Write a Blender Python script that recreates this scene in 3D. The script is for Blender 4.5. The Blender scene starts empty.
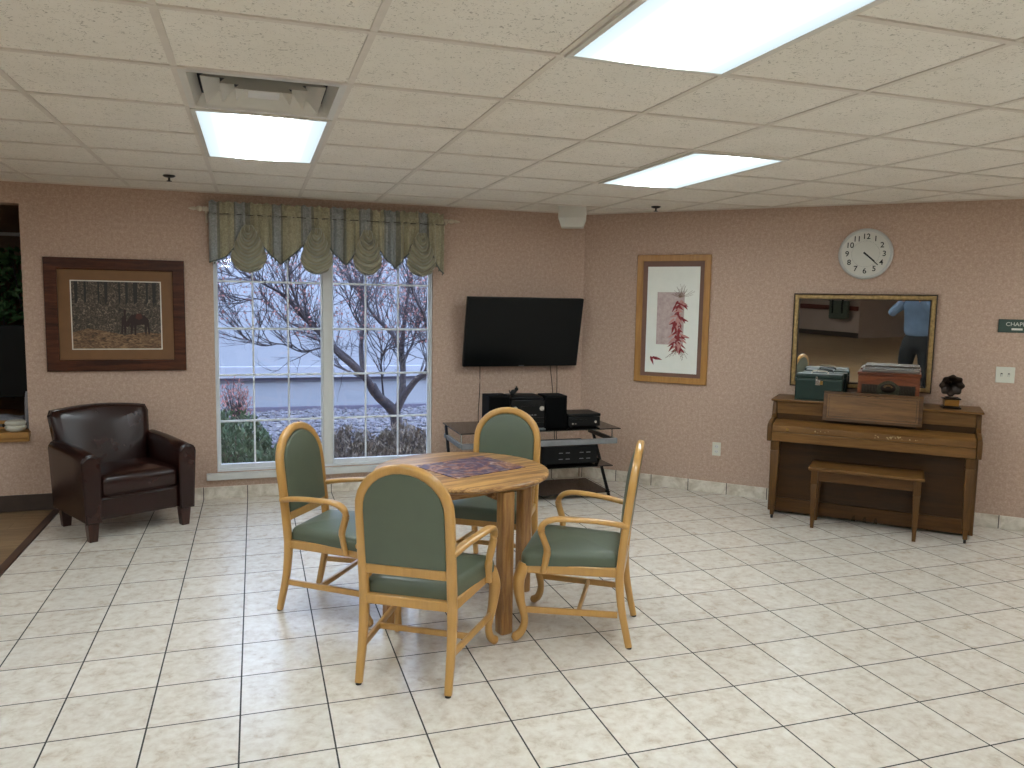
import bpy, bmesh, math, random
from mathutils import Vector, Matrix, Euler
PI = math.pi
random.seed(7)
C = bpy.context.scene.collection
S = bpy.context.scene

# ------------------------------------------------------------------ camera, world, exposure
CAM_F, CAM_YAW, CAM_PITCH, CAM_ROLL, CAM_H = 785.98, 0.3167, 0.1040, 0.0174, 1.6173
cd = bpy.data.cameras.new('camera'); cam = bpy.data.objects.new('camera', cd); C.objects.link(cam)
cd.sensor_fit = 'HORIZONTAL'; cd.sensor_width = 36.0; cd.lens = CAM_F * 36.0 / 1024.0
cd.clip_start = 0.02; cd.clip_end = 200
_fw = Vector((math.sin(CAM_YAW) * math.cos(CAM_PITCH), math.cos(CAM_YAW) * math.cos(CAM_PITCH), -math.sin(CAM_PITCH)))
_rt = Vector((math.cos(CAM_YAW), -math.sin(CAM_YAW), 0)); _up = _rt.cross(_fw)
_r2 = _rt * math.cos(CAM_ROLL) + _up * math.sin(CAM_ROLL)
_u2 = -_rt * math.sin(CAM_ROLL) + _up * math.cos(CAM_ROLL)
cam.matrix_world = Matrix(((_r2.x, _u2.x, -_fw.x, 0), (_r2.y, _u2.y, -_fw.y, 0), (_r2.z, _u2.z, -_fw.z, CAM_H), (0, 0, 0, 1)))
S.camera = cam

S.view_settings.view_transform = 'Standard'
S.view_settings.look = 'None'
S.view_settings.exposure = 0.90
S.view_settings.gamma = 1.0
S.view_settings.use_curve_mapping = False

W = bpy.data.worlds.new('overcast_sky'); S.world = W; W.use_nodes = True
_n = W.node_tree.nodes; _l = W.node_tree.links
_bg = _n['Background']; _bg.inputs['Color'].default_value = (0.57, 0.75, 1.08, 1); _bg.inputs['Strength'].default_value = 3.9
PANEL = 16.0          # strength of the fluorescent troffers
H = 2.4183           # ceiling height
TILE = 0.33338; FX, FY = -1.4116, 3.0824          # floor tile grid
CX, CY, CT = -0.867, 2.4814, 0.61                 # ceiling grid

# ------------------------------------------------------------------ node materials
MATS = {}
def _mat(name):
    m = bpy.data.materials.new(name); m.use_nodes = True
    nt = m.node_tree; b = nt.nodes['Principled BSDF']
    MATS[name] = m
    return m, nt, b
def rgb(h):
    h = h.lstrip('#'); v = [int(h[i:i+2], 16) / 255 for i in (0, 2, 4)]
    return tuple(c / 12.92 if c <= .04045 else ((c + .055) / 1.055) ** 2.4 for c in v) + (1,)
def coords(nt, scale=(1, 1, 1), rot=(0, 0, 0), loc=(0, 0, 0)):
    tc = nt.nodes.new('ShaderNodeTexCoord'); mp = nt.nodes.new('ShaderNodeMapping')
    mp.inputs['Scale'].default_value = scale; mp.inputs['Rotation'].default_value = rot; mp.inputs['Location'].default_value = loc
    nt.links.new(tc.outputs['Object'], mp.inputs['Vector'])
    return mp.outputs['Vector']
def noise(nt, vec, scale, detail=4, rough=.55, dist=0):
    n = nt.nodes.new('ShaderNodeTexNoise'); n.inputs['Scale'].default_value = scale
    n.inputs['Detail'].default_value = detail; n.inputs['Roughness'].default_value = rough; n.inputs['Distortion'].default_value = dist
    nt.links.new(vec, n.inputs['Vector']); return n.outputs['Fac']
def ramp(nt, fac, stops, interp='LINEAR'):
    r = nt.nodes.new('ShaderNodeValToRGB'); r.color_ramp.interpolation = interp
    e = r.color_ramp.elements
    while len(e) > len(stops): e.remove(e[-1])
    while len(e) < len(stops): e.new(.5)
    for el, (p, c) in zip(e, stops): el.position = p; el.color = c
    nt.links.new(fac, r.inputs['Fac']); return r.outputs['Color']
def bump(nt, b, h, strength=.3, dist=.01):
    n = nt.nodes.new('ShaderNodeBump'); n.inputs['Strength'].default_value = strength; n.inputs['Distance'].default_value = dist
    nt.links.new(h, n.inputs['Height']); nt.links.new(n.outputs['Normal'], b.inputs['Normal'])
def mth(nt, op, a, b=None, c=None):
    n = nt.nodes.new('ShaderNodeMath'); n.operation = op
    for i, v in enumerate((a, b, c)):
        if v is None: continue
        if isinstance(v, (int, float)): n.inputs[i].default_value = v
        else: nt.links.new(v, n.inputs[i])
    return n.outputs[0]
def mixc(nt, fac, a, b, mode='MIX'):
    n = nt.nodes.new('ShaderNodeMix'); n.data_type = 'RGBA'; n.blend_type = mode
    for i, v in ((0, fac), (6, a), (7, b)):
        if isinstance(v, (int, float)): n.inputs[i].default_value = v
        elif isinstance(v, tuple): n.inputs[i].default_value = v
        else: nt.links.new(v, n.inputs[i])
    return n.outputs[2]
def plain(name, col, rough=.5, metal=0., var=.12, scale=12, bmp=0, coat=0, spec=.5, sheen=0):
    m, nt, b = _mat(name); col = rgb(col) if isinstance(col, str) else col
    v = coords(nt); f = noise(nt, v, scale)
    lo = tuple(x * (1 - var) for x in col[:3]) + (1,); hi = tuple(min(1, x * (1 + var)) for x in col[:3]) + (1,)
    nt.links.new(ramp(nt, f, [(.3, lo), (.7, hi)]), b.inputs['Base Color'])
    b.inputs['Roughness'].default_value = rough; b.inputs['Metallic'].default_value = metal
    b.inputs['Coat Weight'].default_value = coat; b.inputs['Specular IOR Level'].default_value = spec
    if sheen: b.inputs['Sheen Weight'].default_value = sheen
    if bmp: bump(nt, b, noise(nt, v, scale * 12, 3), bmp, .002)
    return m
def wood(name, dark, light, axis='x', scale=1., rough=.35, coat=.1, contrast=1., spec=.5):
    m, nt, b = _mat(name)
    s = {'x': (1.2, 14, 14), 'y': (14, 1.2, 14), 'z': (14, 14, 1.2)}[axis]
    v = coords(nt, tuple(k * scale for k in s))
    a = noise(nt, v, 1.6, 6, .6, .8)
    v2 = coords(nt, tuple(k * scale * 5 for k in s)); g = noise(nt, v2, 2.2, 3, .6)
    f = mth(nt, 'ADD', mth(nt, 'MULTIPLY', a, .7), mth(nt, 'MULTIPLY', g, .3))
    w = .16 / contrast
    nt.links.new(ramp(nt, f, [(.5 - w, rgb(dark)), (.5 + w, rgb(light))]), b.inputs['Base Color'])
    b.inputs['Roughness'].default_value = rough; b.inputs['Coat Weight'].default_value = coat
    b.inputs['Coat Roughness'].default_value = .15; b.inputs['Specular IOR Level'].default_value = spec
    bump(nt, b, g, .08, .002)
    return m

def mat_tile():
    m, nt, b = _mat('floor_tile')
    tc = nt.nodes.new('ShaderNodeTexCoord'); sp = nt.nodes.new('ShaderNodeSeparateXYZ')
    nt.links.new(tc.outputs['Object'], sp.inputs[0])
    def cell(o, f0):
        q = mth(nt, 'DIVIDE', mth(nt, 'SUBTRACT', o, f0), TILE)
        fr = mth(nt, 'FRACT', q)
        return mth(nt, 'ABSOLUTE', mth(nt, 'SUBTRACT', fr, .5)), mth(nt, 'FLOOR', q)
    ax, ix = cell(sp.outputs[0], FX); ay, iy = cell(sp.outputs[1], FY)
    g = mth(nt, 'GREATER_THAN', mth(nt, 'MAXIMUM', ax, ay), .5 - .0032 / TILE)
    cv = nt.nodes.new('ShaderNodeCombineXYZ'); nt.links.new(ix, cv.inputs[0]); nt.links.new(iy, cv.inputs[1])
    wn = nt.nodes.new('ShaderNodeTexWhiteNoise'); nt.links.new(cv.outputs[0], wn.inputs['Vector'])
    # each tile takes another piece of the marbling
    ad = nt.nodes.new('ShaderNodeVectorMath'); ad.operation = 'MULTIPLY_ADD'
    nt.links.new(wn.outputs['Color'], ad.inputs[0]); ad.inputs[1].default_value = (7, 7, 7); nt.links.new(tc.outputs['Object'], ad.inputs[2])
    n1 = noise(nt, ad.outputs[0], 14, 8, .7, .4); n2 = noise(nt, ad.outputs[0], 26, 4, .6)
    c1 = ramp(nt, n1, [(.34, rgb('#c2b29f')), (.47, rgb('#dcd2c5')), (.62, rgb('#e6dfd5'))])
    c2 = mixc(nt, .35, c1, ramp(nt, n2, [(.3, rgb('#c4ae9b')), (.6, rgb('#e4dcd0'))]))
    tone = mth(nt, 'MULTIPLY_ADD', wn.outputs['Value'], .07, .95)
    tn = nt.nodes.new('ShaderNodeCombineColor')
    for i in range(3): nt.links.new(tone, tn.inputs[i])
    c3 = mixc(nt, 1., c2, tn.outputs[0], 'MULTIPLY')
    nt.links.new(mixc(nt, g, c3, rgb('#2b2723')), b.inputs['Base Color'])
    nt.links.new(mth(nt, 'MULTIPLY_ADD', g, .5, .25), b.inputs['Roughness'])
    h = mth(nt, 'SUBTRACT', mth(nt, 'MULTIPLY', n1, .12), g)
    bump(nt, b, h, .35, .002)
    return m
def mat_basetile(name, u0):
    m, nt, b = _mat(name)
    tc = nt.nodes.new('ShaderNodeTexCoord'); sp = nt.nodes.new('ShaderNodeSeparateXYZ')
    nt.links.new(tc.outputs['Object'], sp.inputs[0])
    q = mth(nt, 'DIVIDE', mth(nt, 'SUBTRACT', sp.outputs[0], u0), TILE)
    a = mth(nt, 'ABSOLUTE', mth(nt, 'SUBTRACT', mth(nt, 'FRACT', q), .5))
    g = mth(nt, 'GREATER_THAN', a, .5 - .003 / TILE)
    n1 = noise(nt, tc.outputs['Object'], 10, 8, .65, .5)
    c1 = ramp(nt, n1, [(.35, rgb('#c0b3a0')), (.6, rgb('#e6ddd0'))])
    nt.links.new(mixc(nt, g, c1, rgb('#3a342d')), b.inputs['Base Color']); b.inputs['Roughness'].default_value = .4
    return m
def mat_plank():
    m, nt, b = _mat('plank_floor')
    v = coords(nt)
    br = nt.nodes.new('ShaderNodeTexBrick'); nt.links.new(v, br.inputs['Vector'])
    br.offset = .37; br.inputs['Scale'].default_value = 1
    br.inputs['Brick Width'].default_value = 1.2; br.inputs['Row Height'].default_value = .16
    br.inputs['Mortar Size'].default_value = .0012; br.inputs['Mortar'].default_value = rgb('#3a2415')
    br.inputs['Color1'].default_value = rgb('#967a5a'); br.inputs['Color2'].default_value = rgb('#a88b68')
    g = noise(nt, coords(nt, (2, 30, 1)), 1.5, 6, .65, .6)
    c = mixc(nt, .8, br.outputs['Color'], ramp(nt, g, [(.3, rgb('#8f8378')), (.65, (1, 1, 1, 1))]), 'MULTIPLY')
    nt.links.new(c, b.inputs['Base Color']); b.inputs['Roughness'].default_value = .33
    return m
def mat_wallpaper():
    m, nt, b = _mat('wallpaper'); v = coords(nt)
    a = noise(nt, v, 85, 4, .65); c = noise(nt, v, 38, 2, .5); d = noise(nt, v, 3, 3, .5)
    f = mth(nt, 'ADD', mth(nt, 'MULTIPLY', a, .6), mth(nt, 'MULTIPLY', c, .4))
    col = ramp(nt, f, [(.36, rgb('#b09380')), (.5, rgb('#bea290')), (.64, rgb('#ceb4a2'))])
    col = mixc(nt, .10, col, ramp(nt, d, [(.35, rgb('#bda08b')), (.65, rgb('#c9ad99'))]))
    nt.links.new(col, b.inputs['Base Color']); b.inputs['Roughness'].default_value = .62; b.inputs['Specular IOR Level'].default_value = .35
    bump(nt, b, f, .12, .002)
    return m
def mat_ceiling():
    m, nt, b = _mat('ceiling_tile'); v = coords(nt)
    v2 = coords(nt, (1, 1, 1)); a = noise(nt, v2, 62, 4, .62, 1.6)
    pits = ramp(nt, a, [(.365, (1, 1, 1, 1)), (.405, (0, 0, 0, 1))])
    nt.links.new(mixc(nt, mth(nt, 'MULTIPLY', pits, .6), ramp(nt, noise(nt, v, 4), [(.3, rgb('#ece6db')), (.7, rgb('#f2ece2'))]), rgb('#8f8475')), b.inputs['Base Color'])
    b.inputs['Roughness'].default_value = .9
    bump(nt, b, mth(nt, 'MULTIPLY', pits, -1), .5, .003)
    return m
def mat_panel():
    m, nt, b = _mat('light_diffuser')
    for n in list(nt.nodes):
        if n.type == 'BSDF_PRINCIPLED': nt.nodes.remove(n)
    out = [n for n in nt.nodes if n.type == 'OUTPUT_MATERIAL'][0]
    em = nt.nodes.new('ShaderNodeEmission')
    tc = nt.nodes.new('ShaderNodeTexCoord'); sp = nt.nodes.new('ShaderNodeSeparateXYZ'); nt.links.new(tc.outputs['Object'], sp.inputs[0])
    # two tubes behind the prismatic lens: brighter in the middle, cooler and dimmer to the long edges
    a = mth(nt, 'ABSOLUTE', sp.outputs[0])
    s = ramp(nt, mth(nt, 'MULTIPLY', a, 3.6), [(0, (.87, .97, 1, 1)), (.28, (.83, .95, 1, 1)), (.54, (.065, .077, .08, 1)), (.8, (.031, .037, .039, 1)), (1, (.026, .031, .033, 1))])
    nt.links.new(s, em.inputs['Color'])
    em.inputs['Strength'].default_value = PANEL
    nt.links.new(em.outputs[0], out.inputs['Surface'])
    return m
def mat_glass(name='window_glass', tint=(1, 1, 1, 1), refl=.05):
    m, nt, b = _mat(name); nt.nodes.remove(b)
    out = [n for n in nt.nodes if n.type == 'OUTPUT_MATERIAL'][0]
    t = nt.nodes.new('ShaderNodeBsdfTransparent'); t.inputs[0].default_value = tint
    g = nt.nodes.new('ShaderNodeBsdfGlossy'); g.inputs['Roughness'].default_value = .02
    mx = nt.nodes.new('ShaderNodeMixShader'); fr = nt.nodes.new('ShaderNodeFresnel'); fr.inputs[0].default_value = 1.45
    nt.links.new(fr.outputs[0], mx.inputs[0]); nt.links.new(t.outputs[0], mx.inputs[1]); nt.links.new(g.outputs[0], mx.inputs[2])
    nt.links.new(mx.outputs[0], out.inputs['Surface'])
    return m
def mat_stops(name, scale, stops, rough=.6, dist=0., detail=5, stretch=(1, 1, 1), coat=0, nrough=.6):
    m, nt, b = _mat(name); v = coords(nt, stretch)
    nt.links.new(ramp(nt, noise(nt, v, scale, detail, nrough, dist), [(p, rgb(c)) for p, c in stops]), b.inputs['Base Color'])
    b.inputs['Roughness'].default_value = rough; b.inputs['Coat Weight'].default_value = coat; b.inputs['Coat Roughness'].default_value = .03
    return m
def mat_damask():
    """valance cloth: vertical gold and grey-blue stripes with a small woven figure"""
    m, nt, b = _mat('valance_damask'); tc = nt.nodes.new('ShaderNodeTexCoord')
    sp = nt.nodes.new('ShaderNodeSeparateXYZ'); nt.links.new(tc.outputs['Object'], sp.inputs[0])
    fr = mth(nt, 'FRACT', mth(nt, 'ADD', mth(nt, 'DIVIDE', sp.outputs[0], .235), mth(nt, 'MULTIPLY', noise(nt, coords(nt, (3.5, .01, .01)), 1.0, 1), .9)))
    st = ramp(nt, fr, [(0, rgb('#b3aa8c')), (.34, rgb('#b3aa8d')), (.38, rgb('#85857d')), (.44, rgb('#9fa19f')), (.72, rgb('#a3a4a2')), (.76, rgb('#878373')), (.84, rgb('#afa688'))], 'CONSTANT')
    f = noise(nt, coords(nt, (1, 1, 1)), 70, 3, .6, 1.)
    c = mixc(nt, .4, st, ramp(nt, f, [(.4, rgb('#8d8f83')), (.6, (1, 1, 1, 1))]), 'MULTIPLY')
    nt.links.new(c, b.inputs['Base Color']); b.inputs['Roughness'].default_value = .55; b.inputs['Sheen Weight'].default_value = .3
    bump(nt, b, f, .3, .002)
    return m
def mat_mirror():
    m, nt, b = _mat('mirror_silver'); b.inputs['Metallic'].default_value = 1; b.inputs['Roughness'].default_value = .01
    v = coords(nt); nt.links.new(ramp(nt, noise(nt, v, 3), [(.3, (.80, .81, .80, 1)), (.7, (.84, .85, .84, 1))]), b.inputs['Base Color'])
    bump(nt, b, noise(nt, v, 2.2, 0), .05, .01)
    return m
def mat_gravel_ground():
    m, nt, b = _mat('gravel_bed'); v = coords(nt)
    vo = nt.nodes.new('ShaderNodeTexVoronoi'); vo.inputs['Scale'].default_value = 14; nt.links.new(v, vo.inputs['Vector'])
    sp = nt.nodes.new('ShaderNodeSeparateColor'); nt.links.new(vo.outputs['Color'], sp.inputs[0])
    nt.links.new(ramp(nt, sp.outputs[0], [(0, rgb('#4a4646')), (.5, rgb('#6a6565')), (1, rgb('#8a8688'))]), b.inputs['Base Color'])
    b.inputs['Roughness'].default_value = .9; bump(nt, b, vo.outputs['Distance'], .8, .03)
    return m

M = dict(
 tile=mat_tile(), baseL=mat_basetile('baseboard_tile', FX), baseR=mat_basetile('baseboard_tile_angled', 1.036), plank=mat_plank(),
 wallp=mat_wallpaper(), ceil=mat_ceiling(), panel=mat_panel(), glass=mat_glass(), damask=mat_damask(), mirror=mat_mirror(), gravelbed=mat_gravel_ground(),
 smoke=mat_glass('smoked_glass', (.06, .06, .065, 1)),
 tbar=plain('ceiling_bar_paint', '#ddd4c8', .5, var=.04), white=plain('white_paint', '#d3d2ce', .45, var=.03), fixture=plain('fixture_enamel', '#d8d4cb', .4, var=.03),
 vinyl=plain('window_vinyl', '#dfe2e6', .4, var=.03), brownbase=plain('brown_cove_base', '#3c2d24', .5, var=.15), strip=wood('transition_strip_wood', '#2c1913', '#452a20', 'y', rough=.3),
 chairwood=wood('honey_maple', '#b58546', '#cd9e5a', 'z', .8, .28, .35, .6), oak=wood('oak_top', '#80542a', '#cb9c62', 'x', 1.0, .33, .2, 2.2), oakz=wood('oak_leg', '#8d6136', '#bb8c52', 'z', 1.3, .35, .2, 1.4),
 vinylgreen=plain('sage_vinyl', '#596150', .42, var=.06, scale=6, bmp=.12), leather=plain('dark_brown_leather', '#28120e', .27, var=.3, scale=9, bmp=.12, spec=.45), foot=wood('armchair_foot_wood', '#2a140e', '#47251a', 'z', rough=.3),
 piano=wood('walnut_case', '#40260c', '#634019', 'x', .9, .4, .0, .9, .3), pianod=wood('walnut_panel', '#33200b', '#4d2f0e', 'x', .9, .4, .0, .9, .3), pianol=wood('walnut_lid', '#573817', '#825c30', 'x', .9, .4, .0, .9, .3), pianoz=wood('walnut_leg', '#43290e', '#67451c', 'z', .9, .4, .0, .9, .3),
 brass=plain('brass', '#a98a4e', .3, 1.), chrome=plain('chrome', '#b9b9b7', .2, 1.), darkmetal=plain('dark_metal', '#1c1b1a', .4, .6), caster=plain('caster_black', '#1b1714', .5),
 black=plain('black_plastic', '#060607', .4, var=.1, spec=.25), blackm=plain('matte_black', '#070708', .8, var=.1, spec=.2), screen=plain('screen_black', '#07090a', .3, var=.05, spec=.22), silverp=plain('silver_paint', '#85878a', .35, .5),
 goldframe=plain('antique_gold', '#a5895a', .42, .5, var=.3, scale=40, bmp=.2), goldin=plain('pale_gold', '#b89c66', .35, .7, var=.2, scale=40), darkback=plain('frame_dark_edge', '#33241a', .5),
 frameL=wood('picture_frame_walnut', '#301408', '#5c2f16', 'x', 1.2, .4, .1, 1.2, .3), matL=plain('gold_mat_board', '#7a5532', .6, var=.06), matwhite=plain('white_bevel', '#d9d3c4', .6),
 frameR=wood('picture_frame_oak', '#a2723a', '#bd8b4c', 'z', 1.2, .35, .2), matR=plain('brown_mat_board', '#7a5a4c', .6, var=.05), paper=plain('print_paper', '#efefe6', .6, var=.02),
 chili=plain('printed_red', '#8c2b2f', .6, var=.35, scale=60), pinkwash=mat_stops('printed_pink_wash', 30, [(.3, '#b59c98'), (.7, '#cfbdb8')], .6), stem=plain('printed_brown', '#7c5f4b', .6), palered=plain('printed_pale_red', '#c48e87', .6),
 thicket=mat_stops('print_thicket', 38, [(.30, '#17130f'), (.45, '#3d342c'), (.56, '#5c4e40'), (.70, '#9c8c78')], .5, 2.2, 6, coat=.4), brush=mat_stops('print_fallen_brush', 30, [(.3, '#33231a'), (.5, '#6f5238'), (.7, '#a88660')], .5, 1.2, 5, (1, 1, 3), coat=.4),
 horse=plain('print_horse', '#2e1a14', .6), saddle=plain('print_saddle', '#4d271d', .6), trunkp=plain('print_tree_trunks', '#2b2724', .6),
 clockw=plain('clock_face_white', '#d2cec4', .45, var=.02), clockr=plain('clock_rim_grey', '#c2c0bb', .35, .1, var=.03), ink=plain('ink_black', '#17150f', .6), plate=plain('ivory_plate', '#d8d6c8', .4, var=.02), slot=plain('slot_dark', '#55524a', .5),
 signgreen=plain('sign_green', '#3f5148', .45, var=.05), signwhite=plain('sign_white', '#d9d9d0', .5), case=plain('dark_green_leatherette', '#0a261e', .38, var=.15, scale=30, bmp=.3), casetop=plain('grey_green_trim', '#39463f', .35, .3),
 cherry=wood('cherry_wood', '#54240d', '#7d3f18', 'x', 1.5, .35, .1), lidgrey=plain('glossy_lid', '#6f6862', .2, var=.05), dial=plain('dial_bronze', '#3c3a2c', .35, .5, var=.4, scale=60), grille=plain('speaker_cloth', '#2c1a10', .8, var=.3, scale=80),
 bronze=plain('dark_bronze', '#2b2019', .35, .7, var=.3, scale=30), gilt=plain('gilt_band', '#95682c', .35, .6), puzzle=None,
 swag=plain('swag_satin', '#a39d85', .38, var=.08, scale=25, bmp=.1, sheen=.3), fringe=plain('swag_trim', '#5f645c', .6, var=.2, scale=90), cream=plain('cream_rod', '#cfc2ad', .45, var=.04),
 extwall=plain('exterior_stucco', '#8a8b91', .85, var=.03, scale=40), exttrim=plain('exterior_trim', '#8f8f97', .7, var=.02), extdark=plain('exterior_painted_shadow', '#5d5766', .8), bark=plain('bark', '#3c353a', .9, var=.35, scale=30, bmp=.6), leafred=plain('autumn_leaf', '#94625c', .8, var=.3, scale=9),
 juniper=plain('juniper_green', '#4d6045', .8, var=.35, scale=14), brownbush=plain('brown_twig_green', '#6a6058', .9, var=.4, scale=14), rock=plain('river_rock', '#605d64', .85, var=.6, scale=16), soil=plain('mulch', '#544943', .95, var=.3, scale=20),
 nichewall=plain('niche_brown_paint', '#7d6352', .8), handrail=wood('mahogany_rail', '#4e1f16', '#6c3024', 'x', rough=.35), hallwall=plain('hall_paint', '#b09a8c', .7, var=.04, scale=2), ivy=plain('ivy_leaf', '#3f6237', .6, var=.4, scale=14), ledge=wood('ledge_oak', '#8f6330', '#b98a4a', 'x', 1.3, .35, .2), dish=plain('white_ceramic', '#c9c4b6', .35, var=.03), cloth=plain('grey_cloth', '#8b8a90', .8, var=.2, scale=30),
 skin=plain('skin', '#b07f66', .5, var=.06), shirt=plain('blue_sweatshirt', '#5d7088', .8, var=.1, scale=8, bmp=.2), pants=plain('black_trousers', '#0c0d0f', .8, var=.15), hair=plain('grey_brown_hair', '#3a2d24', .7, var=.3, scale=60), shoe=plain('white_shoe', '#cfcfcf', .6), hallgreen=plain('dull_green_vinyl', '#4d5445', .5),
 collar=plain('white_undershirt', '#d0d4d8', .8), duct=plain('duct_dark', '#1f1b18', .8), insul=plain('duct_insulation', '#6b7078', .8),
)
def mat_puzzle():
    m, nt, b = _mat('puzzle_print'); v = coords(nt)
    wv = nt.nodes.new('ShaderNodeTexWave'); wv.wave_type = 'RINGS'; wv.rings_direction = 'SPHERICAL'
    wv.inputs['Scale'].default_value = 5; wv.inputs['Distortion'].default_value = 9; wv.inputs['Detail'].default_value = 4; wv.inputs['Detail Scale'].default_value = 3
    nt.links.new(v, wv.inputs['Vector'])
    c1 = ramp(nt, wv.outputs['Fac'], [(.05, rgb('#1c1d3e')), (.3, rgb('#34406f')), (.5, rgb('#5e3f52')), (.72, rgb('#a8785f')), (.95, rgb('#c9b8b4'))])
    c2 = ramp(nt, noise(nt, v, 11, 5, .6, 1.2), [(.35, rgb('#23305f')), (.46, rgb('#3c3050')), (.55, rgb('#8d4f3d')), (.62, rgb('#b88a5a')), (.70, rgb('#e0d8d6'))])
    nt.links.new(mixc(nt, .72, c1, c2), b.inputs['Base Color']); b.inputs['Roughness'].default_value = .4
    return m
M['puzzle'] = mat_puzzle()

# ------------------------------------------------------------------ mesh helpers
def nb(): return bmesh.new()
def box(bm, x0, x1, y0, y1, z0, z1, mx=None):
    vs = [bm.verts.new((x, y, z)) for z in (z0, z1) for x, y in ((x0, y0), (x1, y0), (x1, y1), (x0, y1))]
    for f in ((3, 2, 1, 0), (4, 5, 6, 7), (0, 1, 5, 4), (1, 2, 6, 5), (2, 3, 7, 6), (3, 0, 4, 7)): bm.faces.new([vs[i] for i in f])
    if mx is not None:
        for v in vs: v.co = mx @ v.co
    return vs
def smooth_pts(pts, n=6):
    P = [Vector(p) for p in pts]; P = [P[0] * 2 - P[1]] + P + [P[-1] * 2 - P[-2]]; out = []
    for i in range(1, len(P) - 2):
        for k in range(n):
            t = k / n; a, b, c, d = P[i-1:i+3]
            out.append(.5 * ((2 * b) + (-a + c) * t + (2 * a - 5 * b + 4 * c - d) * t * t + (-a + 3 * b - 3 * c + d) * t ** 3))
    out.append(P[-2]); return out
def lerp_list(vals, n):
    out = []
    for i in range(n):
        t = i / (n - 1) * (len(vals) - 1); k = min(int(t), len(vals) - 2); f = t - k
        a, b = vals[k], vals[k+1]
        out.append(tuple(a[j] * (1 - f) + b[j] * f for j in range(2)) if isinstance(a, tuple) else a * (1 - f) + b * f)
    return out
def tube(bm, pts, r, n=10, up=(0, 0, 1), sq=2.0, cap=True, closed=False):
    """sweep a (super)elliptic section; r is a number, or a list of numbers / (side, up) pairs spread along the path"""
    P = [Vector(p) for p in pts]; m = len(P)
    rr = lerp_list(r, m) if isinstance(r, list) else [r] * m
    rings = []; up = Vector(up)
    for i, p in enumerate(P):
        if closed: t = P[(i+1) % m] - P[i-1]
        else: t = P[min(i+1, m-1)] - P[max(i-1, 0)]
        t.normalize(); s = t.cross(up)
        if s.length < 1e-3: s = t.cross(Vector((0, 1, 0.01)))
        s.normalize(); u = s.cross(t)
        a, b = rr[i] if isinstance(rr[i], tuple) else (rr[i], rr[i])
        ring = []
        for k in range(n):
            th = 2 * PI * (k + .5) / n; c, q = math.cos(th), math.sin(th)
            ring.append(bm.verts.new(p + s * (a * math.copysign(abs(c) ** (2 / sq), c)) + u * (b * math.copysign(abs(q) ** (2 / sq), q))))
        rings.append(ring)
    L = m if closed else m - 1
    for i in range(L):
        A, B = rings[i], rings[(i+1) % m]
        for k in range(n): bm.faces.new((A[k], A[(k+1) % n], B[(k+1) % n], B[k]))
    if cap and not closed: bm.faces.new(rings[0][::-1]); bm.faces.new(rings[-1])
def lathe(bm, prof, c=(0, 0, 0), n=20, axis='z', mx=None):
    rings = []; allv = []
    for r, z in prof:
        ring = []
        for k in range(n):
            a = 2 * PI * k / n; x, y = r * math.cos(a), r * math.sin(a)
            q = {'z': (x, y, z), 'y': (x, z, y), 'x': (z, x, y)}[axis]
            v = bm.verts.new(Vector(q) + Vector(c)); ring.append(v); allv.append(v)
        rings.append(ring)
    for A, B in zip(rings, rings[1:]):
        for k in range(n): bm.faces.new((A[k], A[(k+1) % n], B[(k+1) % n], B[k]))
    bm.faces.new(rings[0][::-1]); bm.faces.new(rings[-1])
    if mx is not None:
        for v in allv: v.co = mx @ v.co
def prism(bm, poly, a, b, plane='xz', mx=None):
    def q(u, v, w): return {'xz': (u, w, v), 'xy': (u, v, w), 'yz': (w, u, v)}[plane]
    A = [bm.verts.new(q(u, v, a)) for u, v in poly]; B = [bm.verts.new(q(u, v, b)) for u, v in poly]
    n = len(poly); bm.faces.new(A); bm.faces.new(B[::-1])
    for i in range(n): bm.faces.new((A[i], B[i], B[(i+1) % n], A[(i+1) % n]))
    if mx is not None:
        for v in A + B: v.co = mx @ v.co
def puff(bm, outline, thick, rad, dome=0., fn=None, steps=4, both=False):
    """upholstered pad: 2-D outline, rounded upper edge of radius rad, domed top; fn maps (u,v,h) to 3-D"""
    cx = sum(p[0] for p in outline) / len(outline); cy = sum(p[1] for p in outline) / len(outline)
    size = min(max(p[0] for p in outline) - min(p[0] for p in outline), max(p[1] for p in outline) - min(p[1] for p in outline)) / 2
    fn = fn or (lambda u, v, h: (u, v, h))
    def ring(s, h): return [bm.verts.new(fn(cx + (u - cx) * s, cy + (v - cy) * s, h)) for u, v in outline]
    lay = [(1 - (rad * .6) / size, 0), (1, rad * .6)] if both else [(1, 0)]
    for k in range(steps + 1):
        t = PI / 2 * k / steps; lay.append((1 - rad * (1 - math.cos(t)) / size, thick - rad + rad * math.sin(t)))
    s0 = lay[-1][0]
    for k in (1, 2, 3): 
        s = s0 * (1 - k * .28); lay.append((s, thick + dome * (1 - (s / s0) ** 2)))
    R = [ring(*l) for l in lay]; n = len(outline)
    for A, B in zip(R, R[1:]):
        for i in range(n): bm.faces.new((A[i], A[(i+1) % n], B[(i+1) % n], B[i]))
    bm.faces.new(R[0][::-1]); bm.faces.new(R[-1])
def rrect(x0, x1, y0, y1, r, n=5):
    out = []
    for cx, cy, a0 in ((x1 - r, y1 - r, 0), (x0 + r, y1 - r, 90), (x0 + r, y0 + r, 180), (x1 - r, y0 + r, 270)):
        for k in range(n + 1):
            a = math.radians(a0 + 90 * k / n); out.append((cx + r * math.cos(a), cy + r * math.sin(a)))
    return out
def tag(o, label=None, cat=None, group=None, kind=None):
    if label: o['label'] = label
    if cat: o['category'] = cat
    if group: o['group'] = group
    if kind: o['kind'] = kind
    return o
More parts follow.
